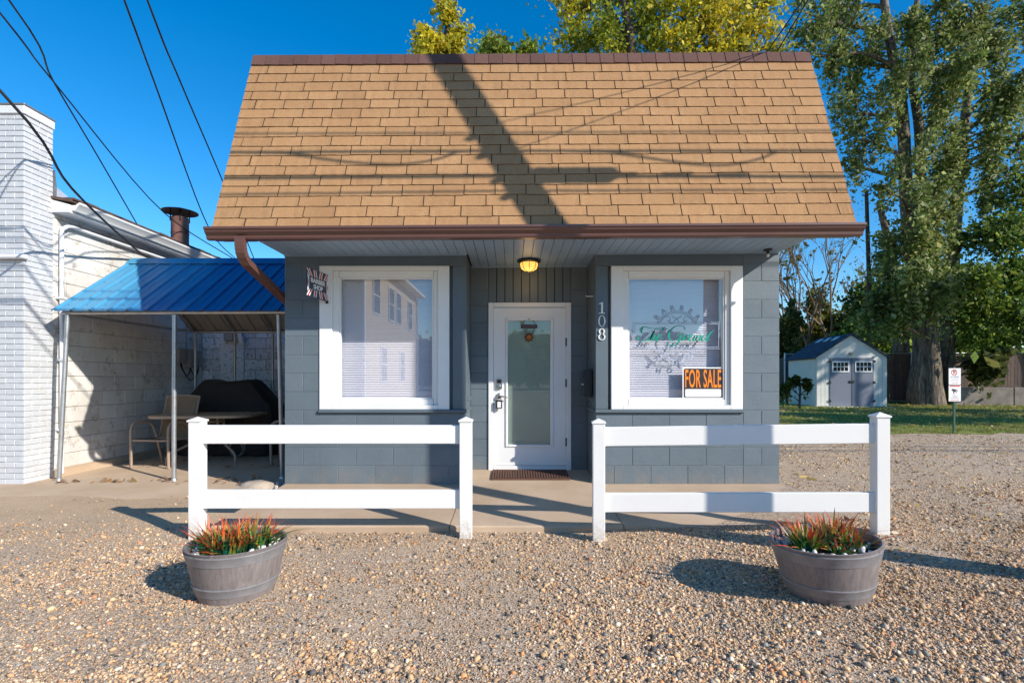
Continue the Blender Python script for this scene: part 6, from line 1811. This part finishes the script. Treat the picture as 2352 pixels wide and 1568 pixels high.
# gravel: thousands of loose stones, too many to count
def scatter(N, med, sig, lo_, hi_, base_v, base_f, fine):
    yy = 1.9 * ((11.5 if not fine else 6.5) / 1.9) ** RNG.uniform(0, 1, N)           # density falls off with distance
    xx = RNG.uniform(-1.0, 1.0, N) * (1.04 * yy + 0.95)
    ok = (xx > -7.5) & (xx < 9.5)
    ok &= ~((xx > -2.52) & (xx < 2.99) & (yy > 4.235))        # walk and shop
    ok &= ~((xx < -2.5) & (yy > 5.55))                        # patio
    thin_l = np.clip((yy - 3.1) / 1.6, 0, 1) * np.clip((-1.2 - xx) / 0.9, 0, 1)    # fewer stones on the trodden apron to the left
    dirt = vnoise(xx + 20, yy, 0.9, 3) * 0.6 + vnoise(xx + 20, yy, 0.33, 4) * 0.4
    track = np.exp(-((yy - (6.0 + 0.18 * (xx - 4))) / 0.85) ** 2) * (xx > 2.6)
    ok &= RNG.uniform(0, 1, N) < np.clip(0.76 + 2.7 * (dirt - 0.45), 0.22, 1) * (1 - 0.95 * thin_l) * (1 - 0.85 * track)
    xx, yy = xx[ok], yy[ok]; n = len(xx)
    sz = np.clip(np.exp(RNG.normal(math.log(med), sig, n)), lo_, hi_)
    S3 = np.stack([sz * RNG.uniform(0.85, 1.4, n), sz * RNG.uniform(0.7, 1.1, n), sz * RNG.uniform(0.5, 0.85, n)], 1)
    ang = RNG.uniform(0, 2 * math.pi, n); ca, sa = np.cos(ang), np.sin(ang)
    nv = len(base_v)
    var = np.stack([base_v * (1 + RNG.uniform(-0.38, 0.26, (nv, 1))) for _ in range(24)])
    B_ = var[RNG.integers(0, 24, n)] * S3[:, None, :]
    tl = RNG.normal(0, 0.4, n)
    z1 = B_[:, :, 2] * np.cos(tl)[:, None] + B_[:, :, 0] * np.sin(tl)[:, None]
    x1 = B_[:, :, 0] * np.cos(tl)[:, None] - B_[:, :, 2] * np.sin(tl)[:, None]
    VV = np.empty((n, nv, 3))
    VV[:, :, 0] = xx[:, None] + x1 * ca[:, None] - B_[:, :, 1] * sa[:, None]
    VV[:, :, 1] = yy[:, None] + x1 * sa[:, None] + B_[:, :, 1] * ca[:, None]
    VV[:, :, 2] = gzv(xx, yy)[:, None] + z1 + S3[:, 2:3] * RNG.uniform(0.0, 0.6, (n, 1))
    FF = (base_f[None, :, :] + (np.arange(n) * nv)[:, None, None]).reshape(-1, 3)
    pal = np.array([(0.58, 0.40, 0.23), (0.62, 0.45, 0.28), (0.48, 0.32, 0.19), (0.58, 0.46, 0.34), (0.40, 0.34, 0.29), (0.17, 0.16, 0.15), (0.09, 0.088, 0.085), (0.66, 0.56, 0.44), (0.68, 0.62, 0.54), (0.44, 0.22, 0.13), (0.60, 0.32, 0.14), (0.30, 0.23, 0.17), (0.25, 0.26, 0.25)])
    w_ = np.array([3.8, 3.4, 2.6, 2.2, 1.2, 1.2, 0.9, 1.2, 0.4, 0.7, 0.9, 1.1, 1.2]); w_ /= w_.sum()
    patch = 0.80 + 0.42 * vnoise(xx + 30, yy + 9, 1.1, 21) 
    cc = pal[RNG.choice(len(pal), n, p=w_)] * np.array([1.06, 0.98, 0.89]) * RNG.uniform(0.66, 1.2, (n, 1)) * patch[:, None]
    return VV.reshape(-1, 3), FF, np.repeat(np.clip(cc, 0, 0.85), nv, axis=0)
OV = np.array([(1, 0, 0), (-1, 0, 0), (0, 1, 0), (0, -1, 0), (0, 0, 1), (0, 0, -1)], dtype=float)
OF = np.array([(0, 2, 4), (2, 1, 4), (1, 3, 4), (3, 0, 4), (2, 0, 5), (1, 2, 5), (3, 1, 5), (0, 3, 5)])
g1 = scatter(80000, 0.0078, 0.36, 0.0055, 0.020, IV, IF, False)
g2 = scatter(315000, 0.0046, 0.30, 0.0025, 0.009, OV, OF, True)
gv = obj('gravel', np_mesh('gravel', np.concatenate([g1[0], g2[0]]), np.concatenate([g1[1], g2[1] + len(g1[0])]), M['pebble'], np.concatenate([g1[2], g2[2]])))
tag(gv, 'loose tan and grey gravel spread over the yard', 'gravel', kind='stuff')
print('gravel tris', len(g1[1]) + len(g2[1]))
var = np.stack([IV * (1 + RNG.uniform(-0.26, 0.20, (12, 1))) for _ in range(24)])

# pale chips heaped at the shop corner by the patio
n = 420
px_ = RNG.normal(-2.66, 0.10, n); py_ = RNG.normal(5.86, 0.16, n); s_ = RNG.uniform(0.008, 0.02, n)
R = rot_basis(n)
B_ = np.einsum('nij,nvj->nvi', R, var[RNG.integers(0, 24, n)] * s_[:, None, None])
h_ = 0.09 * np.exp(-(((px_ + 2.66) / 0.13) ** 2 + ((py_ - 5.86) / 0.2) ** 2))
VV = B_ + np.stack([np.minimum(px_, -2.53), py_, 0.012 + h_ * RNG.uniform(0.3, 1, n)], 1)[:, None, :]
FF = (IF[None] + (np.arange(n) * 12)[:, None, None]).reshape(-1, 3)
cc = np.array((0.52, 0.46, 0.40)) * RNG.uniform(0.7, 1.3, (n, 1))
tag(obj('stone_chips', np_mesh('stone_chips', VV.reshape(-1, 3), FF, M['pebble'], np.repeat(np.clip(cc, 0, 1), 12, axis=0))), 'pale stone chips heaped at the shop corner', 'stones', kind='stuff')

# fallen leaves
def litter(name, label, x, y, z, size, cols):
    n = len(x); P = np.stack([x, y, z], 1)
    me = leaf_mesh(name, P, size, palette(n, cols, 0.3), 'litter', 1.4, 0.8)
    tag(obj(name, me), label, 'leaves', kind='stuff')
n = 5200
lx = RNG.uniform(2.4, 10, n); ly = 3.0 + RNG.uniform(0, 1, n) ** 0.8 * 7.6
k = (lx < 1.15 * ly + 0.5) & ~((lx < 3.0) & (ly > 4.2))
litter('fallen_leaves', 'dry tan and yellow leaves scattered over the gravel drive', lx[k], ly[k], gzv(lx[k], ly[k]) + 0.012, 0.024, ((0.36, 0.22, 0.11), (0.48, 0.33, 0.18), (0.50, 0.36, 0.10), (0.22, 0.12, 0.06), (0.58, 0.46, 0.30), (0.62, 0.52, 0.36)))
n = 170
lx = RNG.uniform(-5.75, -2.7, n); ly = RNG.choice([6.25, 6.35, 7.3, 7.9], n) + RNG.normal(0, 0.10, n)
litter('patio_leaves', 'brown dry leaves drifted across the concrete patio', lx, ly, np.full(n, 0.028), 0.038, ((0.22, 0.11, 0.05), (0.30, 0.17, 0.07), (0.36, 0.25, 0.10)))
n = 4200
lx = RNG.uniform(6, 26, n); ly = RNG.uniform(10.9, 22.5, n)
litter('lawn_leaves', 'yellow and tan leaves lying in the grass', lx, ly, np.full(n, 0.185), 0.055, ((0.40, 0.30, 0.06), (0.34, 0.24, 0.10), (0.45, 0.38, 0.20)))

# grass
n = 85000
gy = 10.7 * (26 / 10.7) ** RNG.uniform(0, 1, n); gx = RNG.uniform(4, 27, n)
ed = 10.75 + 0.10 * np.sin(3.1 * gx) + 0.13 * np.sin(7.3 * gx + 1) + 0.06 * np.sin(17 * gx) + 0.02 * (gx - 9)
k = gy > ed - 0.08 * RNG.exponential(1, n)
gx, gy = gx[k], gy[k]; n = len(gx)
hh = RNG.uniform(0.03, 0.075, n); a = RNG.uniform(0, 6.28, n); wd = RNG.uniform(0.005, 0.010, n) * (gy / 11)
ln = RNG.normal(0, 0.03, (n, 2))
V = np.empty((n, 3, 3)); z0_ = 0.13
V[:, 0] = np.stack([gx - wd * np.cos(a), gy - wd * np.sin(a), np.full(n, z0_)], 1)
V[:, 1] = np.stack([gx + wd * np.cos(a), gy + wd * np.sin(a), np.full(n, z0_)], 1)
V[:, 2] = np.stack([gx + ln[:, 0], gy + ln[:, 1], z0_ + hh], 1)
dry = vnoise(gx, gy, 1.3, 9)
gc = np.where((RNG.uniform(0, 1, n) < 0.15 + 0.5 * (dry > 0.55))[:, None], np.array([(0.27, 0.22, 0.07)]), np.array([(0.24, 0.28, 0.055)])) * RNG.uniform(0.6, 1.35, (n, 1))
tag(obj('grass', np_mesh('grass', V.reshape(-1, 3), np.arange(n * 3).reshape(n, 3), M['grass'], np.repeat(gc, 3, axis=0))), 'short mown grass on the lawn', 'grass', kind='stuff')
for o in bpy.data.objects:
    if '_world' in o: del o['_world']
